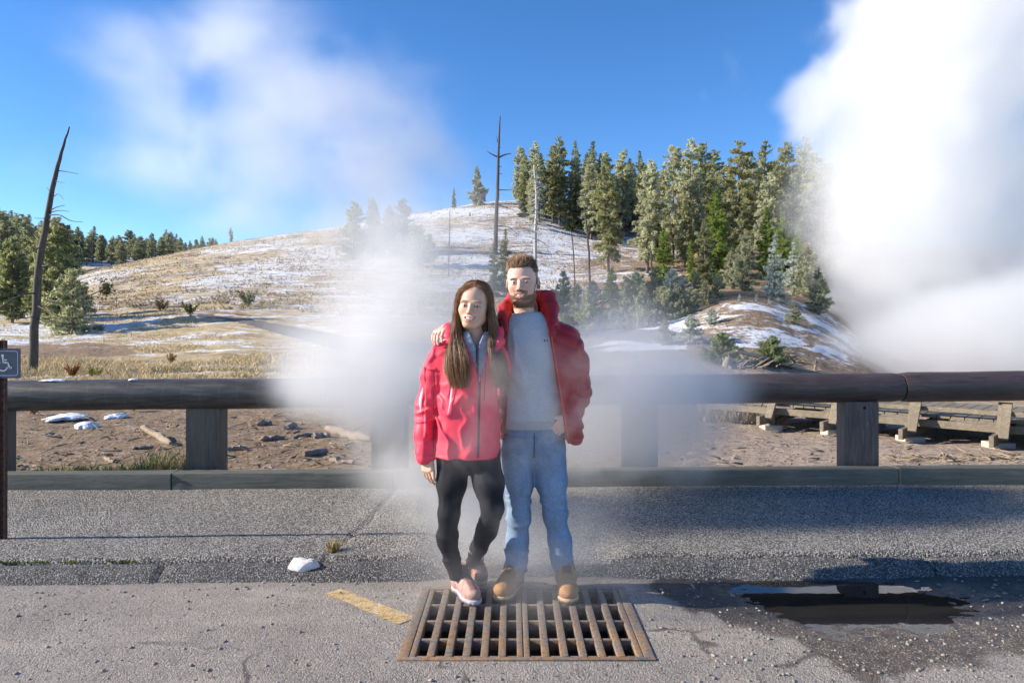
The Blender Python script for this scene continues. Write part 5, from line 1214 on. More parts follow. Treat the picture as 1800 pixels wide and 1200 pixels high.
low = [('green', 1258, 331, 50, 'bright green conical fir in the middle of the slope right of the man'), ('green', 1346, 363, 50, 'bright yellow green young fir left of its twin near the plume'), ('green', 1376, 369, 48, 'bright yellow green young fir nearest the steam plume'),
       ('dark', 1240, 380, 47, 'small dark fir tucked left under the bright green fir'), ('green', 1166, 398, 45, 'small green fir below the tall pines on orange grass'), ('frost', 1310, 403, 37, 'rounded frosted pine on the bank edge left of the snow covered fir'),
       ('snowy', 1361, 410, 34, 'narrow snow covered white fir on the bank edge'), ('snowy', 1395, 425, 40, 'snow dusted fir behind the white fir'), ('frost', 1422, 432, 39, 'frosted bushy pine beside the steam plume on the bank'),
       ('frost', 1440, 470, 34, 'lowest frosted pine at the edge of the plume'), ('green', 1402, 395, 47, 'dark green young fir behind the snow dusted firs'), ('frost', 1285, 440, 42, 'pale frosted young pine behind the rounded one'), ('green', 1215, 420, 52, 'stubby green fir on the slope below the frosted pines')]
for k, px, top, Y, lb in low: tree(k, px, top, Y, lb, GL, 'young_fir', 'fir tree')
GB = 'frosted bushes along the bank top right of the man'
sh = [(1098, 486, 31), (1150, 458, 34), (1112, 464, 33), (1240, 478, 32), (1012, 486, 32), (990, 464, 35), (1262, 466, 34), (1032, 492, 30), (1128, 490, 30), (1192, 486, 31), (1215, 490, 31), (972, 492, 33), (1040, 480, 33), (1076, 468, 32), (1135, 495, 30), (1166, 488, 31), (1182, 455, 33), (1202, 470, 33), (1222, 462, 35), 
      (1300, 512, 30.5), (1330, 505, 31), (1352, 512, 30.5), ]
LB = {'shrub': 'grey green frosted pine bush along the bank top right of the man', 'snowshrub': 'snow crusted whitish pine bush along the bank top right of the man', 'green': 'bright green little fir among the frosted bushes above the man shoulder'}
for i, (px, top, Y) in enumerate(sh):
    k = 'snowshrub' if px in (1182, 1202, 1352, 1330, 1300) else 'shrub'
    if px == 1076: tree('green', px, top, Y, LB['green'], None, 'young_fir', 'fir tree', wid=1.4)
    else: tree(k, px, top + 14, Y, LB[k], GB, 'pine_bush', 'bush', wid=.8)
GN = 'small bushes poking out of the snowy bank'
for px, top, Y, k in [(1213, 553, 24.5, 'snowshrub'), (1250, 540, 27, 'snowshrub'), (1395, 530, 28, 'shrub'), (1168, 560, 25, 'shrub')]:
    tree(k, px, top, Y, 'snow crusted little bush on the steep snowy bank' if k == 'snowshrub' else 'grey little bush on the steep snowy bank', GN, 'pine_bush', 'bush')
tree('bush', 1271, 585, 21.6, 'green pine bush just above the right log rail, left of a matching bush', None, 'pine_bush', 'bush', wid=.9)
tree('bush', 1357, 590, 22.0, 'sparser pine bush just above the right log rail, nearest the plume', None, 'pine_bush', 'bush', wid=.85)
# hazy trees above the steam
GM = 'pale trees on the ridge seen through thin steam'
for k, px, top, Y, lb in [('frost', 622, 353, 72, 'spiky frosted pine on the ridge, leftmost above the thick steam'), ('frost', 658, 346, 74, 'frosted pine on the ridge second from left above the steam'), ('frost', 684, 360, 76, 'shorter frosted pine on the ridge in steam'), ('frost', 710, 349, 73, 'rounded frosted pine on the ridge just left of the snowy crest'), ('shrub', 738, 395, 66, 'low bush at the right end of the steaming pines'),
                      ('dark', 798, 329, 100, 'compact dark pine alone on the snowy crest'), ('frost', 840, 291, 98, 'thin spindly frosted fir on the snowy crest'), ('dark', 886, 402, 55, 'small dark fir at the foot of the tall dead trunk'), ('dark', 868, 425, 53, 'low dark fir left of the dead trunk foot'), ('frost', 826, 372, 90, 'grey leafless bush on the snowy crest')]:
    tree(k, px, top, Y, lb, GM, 'pine_tree', 'pine tree', wid=.8 if px == 840 else 1.0)
# forest on the far ridge at the left
GF = 'pines of the far forest ridge on the left'
tops = lambda px: np.interp(px, [-80, 0, 50, 90, 130, 200, 300, 390, 440], [360, 366, 378, 392, 398, 405, 408, 424, 434])
rs = random.Random(4); pxs = np.linspace(-60, 430, 105)
for px in pxs:
    Y = rs.uniform(135, 178); tp = tops(px) + rs.uniform(-6, 16); tree('forest', px + rs.uniform(-5, 5), tp, Y, 'dark green pine in the far forest along the left ridge', GF, wid=1.3)
for px, top, Y in ((2, 366, 95), (30, 372, 100), (52, 380, 98), (-25, 370, 90), (75, 392, 104)): tree('forest', px, top, Y, 'taller frosted pine at the left edge in front of the far forest', 'taller pines at the left edge')
tree('tall', 406, 399, 101, 'lone pine standing on the crest at the right end of the left forest')
tree('forest', 432, 420, 104, 'tiny distant pine right of the lone pine on the crest')
tree('nearpine', 22, 418, 41, 'bright green bushy pine at the left edge behind the leaning dead trunk', wid=1.05)
tree('nearpine', 103, 382, 38, 'large frosted green pine right behind the leaning dead trunk', wid=1.15)
tree('nearpine', 62, 425, 44, 'dark green pine between the two bushy pines at left', wid=.9)
tree('shrub', 128, 470, 36, 'dark low pine bush right of the big frosted pine at left', None, 'pine_bush', 'bush')

# ------------------------------------------------------------------ dead trees
M_DEAD = wood('dead_wood', (.032, .027, .024), (.070, .060, .053), (.13, .115, .10), .85, (8, 8, 1.2), 3)
M_DEADF = wood('frosted_dead_wood', (.26, .25, .25), (.42, .41, .42), (.62, .62, .64), .85, (8, 8, 1.2), 3)
def dead(pts, rad, Y, label, mat, twigs=(), seed=0, name='dead_tree', rnd_tw=0, twl=1.0, tw_range=(.3, .95), group=None):
    W3 = [P(px, py, Y) for px, py in pts]; W3[0][2] = min(W3[0][2], Hz(W3[0][0], Y)) - .15; o = W3[0].copy(); o[2] += .15
    r = empty(name, o, label, 'dead tree', group); mb = MB(); m = 22; q = bez(W3, m); rng = np.random.default_rng(seed); q[:, 0] += rng.normal(0, .012, m); rr = np.interp(np.linspace(0, 1, m), np.linspace(0, 1, len(rad)), rad)
    mb.tube(q, rr, 10, True, .1, seed); mb.build('trunk', mat, r, True, origin=o)
    for tw in twigs:
        b = MB(); p = bez([P(a, b_, Y + c) for a, b_, c in tw[:-1]], 9); b.tube(p, np.linspace(tw[-1], tw[-1] * .3, 9), 6, True, .2, seed); b.build('branch', mat, r, True, origin=o)
    if rnd_tw:
        b = MB()
        for k in range(rnd_tw):
            f = rng.uniform(*tw_range); i = f * (m - 1); p0 = q[int(i)]; az = rng.random() * 6.28; L = twl * rng.uniform(.4, 1) * (1.25 - f)
            d = np.array((math.cos(az), math.sin(az), rng.uniform(-.35, .25))); p = [p0, p0 + d * L * .5, p0 + d * L + np.array((0, 0, -.12 * L))]; b.tube(p, [.022 * twl, .014 * twl, .006 * twl], 5, False)
            for _ in range(3):
                e = p0 + d * L * rng.uniform(.3, 1); g = e + rng.normal(0, .22, 3) * L; b.tube([e, g], [.009 * twl, .004 * twl], 4, False)
        tag(b.build('twig', mat, r, True, origin=o), kind='stuff')
    return r
dead([(57, 669), (62, 560), (68, 470), (80, 400), (97, 310), (110, 262), (122, 223)], [.13, .112, .10, .085, .064, .04, .018], 21, 'tall leaning dead trunk with broken side branches at left behind the rail', M_DEAD,
     [((101, 300, 0), (118, 302, -.1), (138, 306, -.2), .018), ((96, 318, 0), (104, 320, -.2), (114, 321, -.3), .014), ((95, 345, 0), (103, 341, -.2), (112, 350, -.3), .012), ((86, 371, 0), (100, 364, -.2), (114, 361, -.3), .02), ((86, 374, 0), (104, 370, -.2), (122, 372, -.3), .018),
      ((84, 378, 0), (105, 378, -.3), (124, 388, -.4), (145, 390, -.5), .022), ((84, 384, 0), (100, 394, -.3), (120, 405, -.5), (130, 412, -.5), .022), ((84, 383, 0), (72, 384, -.2), (60, 383, -.3), .014), ((78, 430, 0), (52, 445, -.4), (16, 466, -.7), .022),
      ((72, 468, 0), (86, 465, -.4), (92, 455, -.5), .025), ((64, 515, 0), (40, 518, -.5), (15, 530, -.8), (2, 541, -1), .03), ((64, 536, 0), (80, 545, -.4), (95, 552, -.6), .022), ((80, 540, -.1), (110, 560, -.5), (118, 570, -.6), .016), ((66, 560, 0), (90, 566, -.4), (102, 572, -.5), .02), ((66, 556, 0), (30, 560, -.5), (8, 562, -.7), .02),
      ((90, 340, 0), (84, 332, .2), (82, 330, .2), .014)], 2)
dead([(871, 440), (872, 400), (875, 320), (877, 250), (879, 204)], [.25, .22, .17, .11, .05], 74, 'tall straight dead trunk crossed by two branches near its top, above the couple', M_DEAD,
     [((877, 277, 0), (866, 272, 0), (856, 266, 0), .10), ((877, 277, 0), (888, 272, 0), (899, 270, 0), .10), ((876, 334, 0), (890, 334, 0), (902, 334, 0), .06), ((874, 360, 0), (890, 365, 0), (905, 370, 0), .06), ((873, 396, 0), (895, 400, 0), (910, 412, 0), .06), ((874, 250, 0), (874, 244, 0), (873, 240, 0), .05), ((877, 292, 0), (882, 294, 0), .05), ((876, 305, 0), (884, 306, 0), .04)], 3, 'dead_tree', 14, .9)
dead([(942, 480), (941, 420), (943, 350), (939, 290)], [.14, .12, .09, .05], 50, 'bare frosted white tree with many drooping twigs in front of the hilltop stand', M_DEADF, [((942, 400, 0), (946, 360, 0), (950, 318, 0), .05), ((949, 322, 0), (958, 330, 0), (966, 345, 0), .03), ((947, 335, 0), (960, 350, 0), (972, 352, 0), .03)], 4, 'dead_tree', 60, 1.5, (.35, .98))
GD = 'thin dead stems on the snowy slope'
dead([(1039, 488), (1034, 430), (1027, 362)], [.075, .06, .02], 42, 'thin bare dark stem on the orange grass slope right of the man', M_DEAD, [], 5, 'dead_tree', 6, .4, group=GD)
dead([(1012, 440), (1006, 420), (1000, 400)], [.05, .04, .02], 52, 'short thin dead stem left of the taller stem on the slope', M_DEAD, [], 6, 'dead_tree', 4, .4, group=GD)
dead([(1147, 484), (1145, 455), (1143, 440)], [.06, .05, .03], 40, 'short reddish dead stub on the slope below the frosted pines', M_DEAD, [], 7, group=GD)
dead([(789, 440), (790, 410), (791, 368)], [.06, .05, .02], 62, 'faint thin dead stem in the steam left of the tall dead trunk', M_DEAD, [], 8, 'dead_tree', 4, .5, group=GD)

# ------------------------------------------------------------------ logs, stumps and litter beyond the rail
M_DRIFT = wood('grey_driftwood', (.12, .095, .075), (.24, .195, .16), (.36, .31, .26), .9, (3, 3, 3), 5)
M_DRIFTP = wood('pale_driftwood', (.19, .14, .09), (.30, .23, .155), (.42, .33, .24), .9, (3, 3, 3), 5)
def gpix(px, py):
    """ground point seen at a pixel"""
    ys = np.exp(np.linspace(math.log(5.9), math.log(120), 1500)); xs = (px - 900) * ys / FPX; pp = HORIZ - (height(xs, ys) - CAMZ) * FPX / ys; i = np.argmax(pp <= py); return np.array((xs[i], ys[i], float(height(xs[i:i + 1], ys[i:i + 1])[0])))
def lump_log(a, b, r, label, mat, seed, cat='log', name='fallen_log', group=None):
    p, q = gpix(*a), gpix(*b); n = 10; rng = np.random.default_rng(seed); pts = [p + (q - p) * t + np.array((0, 0, r * .6)) + rng.normal(0, r * .25, 3) for t in np.linspace(0, 1, n)]
    rr = [r * rng.uniform(.75, 1.15) for _ in range(n)]; rr[0] *= .6; rr[-1] *= .5; mb = MB(); mb.tube(pts, rr, 8, True, .3, seed); o = mb.build(name, mat, origin=p); auto_smooth(o, 50); return tag(o, label, cat, group)
GW = 'weathered wood scraps lying on the dirt behind the left rail'
for a, b, r, m, lb in [((248, 754), (300, 784), .045, M_DRIFTP, 'pale broken log lying on dirt left of the first log post'), ((452, 748), (478, 746), .04, M_DRIFT, 'dark short wood chunk high on the dirt bank'), ((502, 755), (520, 752), .05, M_DRIFT, 'stubby dark wood chunk on the dirt bank'), ((462, 776), (496, 771), .035, M_DRIFT, 'small brown branch on dirt right of the first post'), ((515, 771), (560, 764), .03, M_DRIFT, 'thin brown branch above the flat grey plank scrap'),
                         ((533, 802), (578, 796), .035, M_DRIFT, 'flat grey plank scrap low on the dirt near the steam'), ((552, 771), (578, 768), .045, M_DRIFT, 'grey wood block beside the thin brown branch'), ((575, 757), (650, 778), .06, M_DRIFTP, 'long pale log half lost in the steam left of the woman'), ((580, 812), (622, 816), .03, M_DRIFT, 'brown stick low on the dirt beside the steam'), ((183, 806), (198, 814), .02, M_DRIFTP, 'small orange wood splinter on dirt left of the first post'), ((232, 790), (270, 788), .022, M_DRIFT, 'thin dark stick left of the pale broken log'), ((400, 792), (435, 790), .028, M_DRIFT, 'dark stick touching the first post on its right')]:
    lump_log(a, b, r, lb, m, int(a[0]), 'wood scrap', 'wood_scrap', GW)
a = gpix(1415, 650); b = P(1294, 617, gpix(1290, 641)[1] - .25); pole = MB(); pole.tube([b + (a - b) * t + np.array((0, 0, .03 * math.sin(3.1 * t))) for t in np.linspace(0, 1, 8)], [.055, .06, .06, .065, .065, .07, .07, .06], 8, True, .2, 3)
o = pole.build('fallen_log', wood('bare_pale_wood', (.30, .23, .155), (.44, .345, .24), (.56, .46, .34), .9, (3, 3, 3), 5), origin=a); auto_smooth(o, 50); tag(o, 'long pale pole slanting down beside the pine bushes above the right rail', 'log')
lump_log((345, 549), (440, 556), .10, 'low dark log beside the start of the grey trail', M_DRIFT, 9)
lump_log((245, 543), (330, 540), .12, 'dark fallen trunk lying across the foot of the snowy hill', M_DRIFT, 12)
def stump(px, py, h, r, label, mat, seed):
    p = gpix(px, py); rng = np.random.default_rng(seed); mb = MB(); mb.tube([p + np.array((0, 0, -.1)), p + np.array((.02, 0, h * .5)), p + np.array((.06, 0, h))], [r * 1.35, r, r * .8], 10, True, .35, seed)
    for k in range(4):
        a = rng.random() * 6.28; mb.tube([p + np.array((math.cos(a) * r * .6, math.sin(a) * r * .6, h * .7)), p + np.array((math.cos(a) * r * 1.1, math.sin(a) * r, h * rng.uniform(1.0, 1.4)))], [r * .4, r * .1], 5)
        mb.tube([p + np.array((0, 0, .1 * h)), p + np.array((math.cos(a) * r * 2.5, math.sin(a) * r * 2.5, -.02))], [r * .5, r * .2], 6)
    o = mb.build('tree_stump', mat, origin=p); auto_smooth(o, 45); tag(o, label, 'tree stump')
stump(1277, 645, .28, .11, 'grey broken stump above the right rail beside the scrap heap', M_DRIFT, 3)
stump(1432, 652, .30, .04, 'thin twisted grey stub at the edge of the plume above the rail', M_DRIFT, 5)
def sticks(name, label, cat, spots, count, mats, seed, L=(.1, .5), r=(.008, .025), stuff=True, lift=0.0):
    rng = np.random.default_rng(seed); mb = MB()
    for _ in range(count):
        px, py = spots(rng); p = gpix(px, py); a = rng.random() * 6.28; l = rng.uniform(*L); d = np.array((math.cos(a), math.sin(a), rng.uniform(-.1, .25) + lift * rng.random())); rr = rng.uniform(*r)
        mb.tube([p + np.array((0, 0, rr * .6)), p + d * l * .5 + np.array((0, 0, rr)), p + d * l + rng.normal(0, .02, 3) + np.array((0, 0, rr))], [rr, rr * .8, rr * .4], 5, True, .3, int(rng.integers(1e6)))
    o = mb.build(name, mats, smooth=True); tag(o, label, cat, None, 'stuff' if stuff else None); return o
sticks('wood_heap', 'heap of broken sticks and bark between the stump and the pale pole', 'wood heap', lambda g: (g.uniform(1285, 1400), g.uniform(622, 650)), 90, M_DRIFT, 1, (.15, .6), (.012, .04), True, .5)
sticks('wood_litter', 'scattered twigs and bark on the dirt behind the rail', 'wood litter', lambda g: (g.uniform(10, 660) if g.random() < .55 else g.uniform(1150, 1800), g.uniform(735, 826)), 230, M_DRIFT, 2, (.04, .22), (.004, .012))
sticks('bark_litter', 'scattered pale twigs and bark on the flats behind the right kerb', 'bark litter', lambda g: (g.uniform(1550, 1800), g.uniform(800, 812)) if g.random() < .6 else (g.uniform(10, 640), g.uniform(725, 826)), 150, M_DRIFTP, 3, (.05, .3), (.004, .012))
# stones
def stones(name, label, cat, pts, rad, mat, seed):
    rng = np.random.default_rng(seed); V = []; F = []; bm = bmesh.new(); bmesh.ops.create_icosphere(bm, subdivisions=1, radius=1); B = np.array([v.co for v in bm.verts]); FB = np.array([[v.index for v in f.verts] for f in bm.faces]); bm.free()
    for i, p in enumerate(pts):
        r = rad[0] * (rad[1] / rad[0]) ** (rng.random() ** 2.2); q = B * (1 + rng.normal(0, .18, (len(B), 1))) * np.array((rng.uniform(.8, 1.4), rng.uniform(.8, 1.3), rng.uniform(.5, .8))) * r; a = rng.random() * 6.28
        q = q @ np.array(((math.cos(a), -math.sin(a), 0), (math.sin(a), math.cos(a), 0), (0, 0, 1))); V.append(q + p + np.array((0, 0, r * .2))); F.append(FB + i * len(B))
    o = mesh_obj(name, np.concatenate(V), np.concatenate(F), mat, None, False); tag(o, label, cat, None, 'stuff'); return o
M_STONE = simple('grit_stone', (.27, .24, .205), .9, .5, 6, .4)
rng = np.random.default_rng(6)
pts = []
while len(pts) < 2600:
    x, y = rng.uniform(-3.6, 3.6), rng.uniform(2.5, 4.1); 
    if GX0 - .02 < x < GX1 + .02 and GY0 - .02 < y < GY1 + .02: continue
    if x < .9 and rng.random() < .35 + .3 * (y < 3.7): continue
    z = float(road_z(np.array([x]), np.array([y]))[0])
    if z < -.012: continue
    pts.append((x, y + SK * x * max(0, (y - 3.9)) * 3, z))
stones('road_grit', 'loose grit and pebbles scattered over the worn road', 'grit', pts, (.0018, .011), M_STONE, 7)
pts = [gpix(rng.uniform(5, 700) if rng.random() < .6 else rng.uniform(1150, 1800), 700 + 128 * rng.random() ** .7) for _ in range(1500)]
stones('dirt_stones', 'small stones scattered over the dirt behind the rail', 'stones', pts, (.004, .022), simple('dirt_stone', (.22, .17, .135), .9, .5, 5, .4), 8)
# white lump on the kerb
p = P(537, 1003, 4.12); bm = bmesh.new(); bmesh.ops.create_icosphere(bm, subdivisions=3, radius=1); V = np.array([v.co for v in bm.verts]); F = [[v.index for v in f.verts] for f in bm.faces]; bm.free()
V = V * (.7 + .6 * vnoise(V * 1.7, 3))[:, None] * np.array((.10, .06, .065)); V[:, 2] += .012 * vnoise(V * 60, 4)
tag(mesh_obj('white_stone', V + np.array((p[0], p[1], .028)), F, simple('chalky_white', (.62, .60, .56), .85, .15, 40, .6, .004), None, False, origin=(p[0], p[1], .02)), 'chalky white stone lying on the asphalt kerb left of the couple', 'stone')
# ------------------------------------------------------------------ dry grass
M_GRASS = vcol('dry_grass', .8, 0, 0, .001, .1, 3, 0, .2)
def blades(pos, h, col, rng, lean=.45, w=.010):
    n = len(pos); a = rng.random(n) * 6.28; d = np.stack((np.cos(a), np.sin(a), 0 * a), -1); tip = pos + np.stack((rng.normal(0, lean, n) * h, rng.normal(0, lean, n) * h, h), -1); s = d * (w * rng.uniform(.7, 1.4, n))[:, None]
    return np.stack((pos - s, pos + s, tip), 1), col
def grass_field():
    rng = np.random.default_rng(12); n = 120000; Y = np.exp(rng.uniform(math.log(12.5), math.log(42), n)); px = rng.uniform(-60, 900, n); x = (px - 900) * Y / FPX; p = np.stack((x, Y, 0 * x), -1)
    d = fbm(p * np.array((.5, .9, 1)), 31, 4); e = fbm(p * np.array((.35, .8, 1)), 88, 3); scrape = sstep(0, .5, 1 - ((px - 90) / 190) ** 2 - ((Y - 29) / 3.5) ** 2 + .8 * (d - .5))
    tc = np.interp(px, [340, 420, 640, 760, 1010], [552, 562, 612, 618, 580]); z = height(x, Y); py = HORIZ - (z - CAMZ) * FPX / Y; ontrail = (px > 345) & (np.abs(py - tc) < 20)
    keep = (rng.random(n) < sstep(.38, .55, e) * (.55 + .45 * (Y < 30))) & (scrape < .4) & ~ontrail & (Y > 12.5 + 2 * d); x, Y, z, e = x[keep], Y[keep], z[keep], e[keep]; m = len(x)
    h = rng.uniform(.05, .16, m) * (.5 + 1.1 * sstep(.45, .65, e)) * np.where(Y > 26, .7, 1); base = np.array((.68, .53, .30))[None] * rng.uniform(.6, 1.35, (m, 1)); k = rng.random(m) < .10; base[k] = np.array((.20, .19, .075)) * rng.uniform(.7, 1.3, (k.sum(), 1))
    t, c = blades(np.stack((x, Y, z - .01), -1), h, base, rng, .7, .013); o = tri_mesh('dry_grass', t, c, M_GRASS, None); tag(o, 'tan dry grass covering the ground beyond the left rail', 'grass', None, 'stuff')
    n = 60000; Y = np.exp(rng.uniform(math.log(42), math.log(104), n)); px = rng.uniform(80, 1250, n); x = (px - 900) * Y / FPX; p = np.stack((x, Y, 0 * x), -1); e = fbm(p * np.array((.35, .9, 1)), 61, 4); keep = rng.random(n) < sstep(.40, .62, e); x, Y = x[keep], Y[keep]; m = len(x); z = height(x, Y)
    c = np.array((.52, .41, .26))[None] * rng.uniform(.45, 1.4, (m, 1)); c[x > 5] *= np.array((1.05, .85, .65)); t, c = blades(np.stack((x, Y, z - .02), -1), rng.uniform(.07, .26, m), c, rng, 1.0, .05); tag(tri_mesh('hill_grass', t, c, M_GRASS, None), 'sparse brown grass tufts sticking out of the snow on the hill', 'grass', None, 'stuff')
    # sparse tufts and green growth along the back of the timber kerb
    n = 2600; px = np.concatenate((rng.uniform(0, 360, 2000), rng.uniform(1230, 1330, 600))); Y = np.where(px > 1000, rng.uniform(11, 12.6, n), rng.uniform(5.93, 6.35, n) + .2 * rng.random(n) ** 2); x = (px - 900) * Y / FPX; keep = fbm(np.stack((x * 2.2, Y, 0 * x), -1), 9, 2) > np.where(px > 1000, .3, .42)
    x, Y = x[keep], Y[keep]; m = len(x); z = height(x, Y); far = x > 0; h = np.where(far, rng.uniform(.15, .45, m), rng.uniform(.02, .10, m) * (1 + 1.6 * (x > -3.2))); c = np.where((far | (x > -3.05))[:, None], np.array((.45, .35, .16)), np.array((.19, .21, .065))) * rng.uniform(.6, 1.3, (m, 1))
    t, c = blades(np.stack((x, Y, z - .005), -1), h, c, rng, .45, .006); tag(tri_mesh('grass_edge', t, c, M_GRASS, None), 'thin green and yellow grass growing behind the timber kerb', 'grass', None, 'stuff')
    c0 = P(585, 968, 4.33); n = 110; pos = np.stack((c0[0] + rng.normal(0, .014, n), c0[1] + rng.normal(0, .012, n), np.full(n, .07)), -1); t, c = blades(pos, rng.uniform(.03, .095, n), np.where(rng.random((n, 1)) < .4, np.array((.16, .17, .04)), np.array((.50, .35, .12))) * rng.uniform(.7, 1.3, (n, 1)), rng, .35, .0035)
    tag(tri_mesh('grass_tuft', t - np.array((c0[0], c0[1], .07)), c, M_GRASS, None), 'small yellow grass tuft growing in the pavement crack', 'grass tuft').location = (c0[0], c0[1], .07)
    n = 260; xx = rng.uniform(-3.0, -2.2, n); pos = np.stack((xx, 4.235 + SK * xx + rng.normal(0, .006, n), np.full(n, .058)), -1); k = fbm(np.stack((xx * 9, 0 * xx, 0 * xx), -1), 3, 2) > .45; t, c = blades(pos[k], rng.uniform(.006, .016, n)[k], np.array((.16, .19, .03)) * rng.uniform(.6, 1.3, (k.sum(), 1)), rng, .5, .005)
    tag(tri_mesh('moss', t, c, M_GRASS, None), 'moss growing along the joint between kerb and pavement', 'moss', None, 'stuff')
grass_field()
def weed(px, py, h, label, col, seed, n=60, cat='shrub'):
    p = gpix(px, py); rng = np.random.default_rng(seed); mb = MB(); r = empty('dry_shrub', p, label, cat); cent = []; dirs = []
    for k in range(9):
        a = rng.random() * 6.28; d = np.array((math.cos(a) * .6, math.sin(a) * .6, 1.0)); e = p + d * h * rng.uniform(.6, 1); mb.tube([p, p + d * h * .4, e], [.012, .008, .004], 5, False)
        for t in np.linspace(.4, 1, 4): cent.append(p + (e - p) * t); dirs.append(d)
    mb.build('stem', M_DRIFT, r, True, origin=p); t = clumps(np.array(cent), np.array(dirs), np.full(len(cent), h * .22), 10, rng, .3); o = tri_mesh('foliage', t - p, np.array(col) * rng.uniform(.6, 1.3, (len(t), 1)), M_NEEDLE, r)
weed(335, 556, .75, 'small green shrub beside the start of the grey trail', (.10, .12, .04), 1); weed(436, 540, 1.1, 'rounded grey sage bush on the snowy hill foot', (.22, .23, .16), 2); weed(283, 548, .8, 'twiggy brown bush at the snowy hill foot left of the trail', (.15, .12, .09), 3)
weed(127, 665, .36, 'rust red dying shrub just above the left rail', (.22, .075, .03), 4); weed(166, 668, .3, 'tiny green plant above the left rail beside the rust red shrub', (.12, .14, .03), 5); weed(60, 728, .25, 'reddish low plant on dirt under the left rail', (.28, .10, .04), 6); weed(235, 722, .25, 'reddish low plant at the right end of the snow under the rail', (.28, .10, .04), 7); weed(300, 640, .35, 'brown tuft in the dry grass above the left rail', (.28, .19, .09), 8)
# broken bough with a needle tuft at its end, lying on the hill foot
def bough():
    p0 = gpix(140, 548); Y = p0[1]; r = empty('fallen_bough', p0, 'broken pine bough sticking out sideways with a dark needle tuft at its end', 'branch'); pts = bez([P(138, 522, Y), P(155, 520, Y), P(172, 513, Y), P(188, 505, Y)], 9); mb = MB(); mb.tube(np.concatenate(([p0], pts)), np.linspace(.07, .02, 10), 7, True, .2, 2); mb.build('limb', M_DEAD, r, True, origin=p0)
    rng = np.random.default_rng(2); c = np.array([P(187 + rng.normal(0, 6), 508 + rng.normal(0, 8), Y + rng.normal(0, .3)) for _ in range(90)]); t = clumps(c, np.tile((0, 0, .3), (90, 1)), np.full(90, .16), 9, rng); tri_mesh('needle_tuft', t - p0, np.array((.05, .062, .045)) * rng.uniform(.6, 1.5, (len(t), 1)), M_NEEDLE, r)
bough()
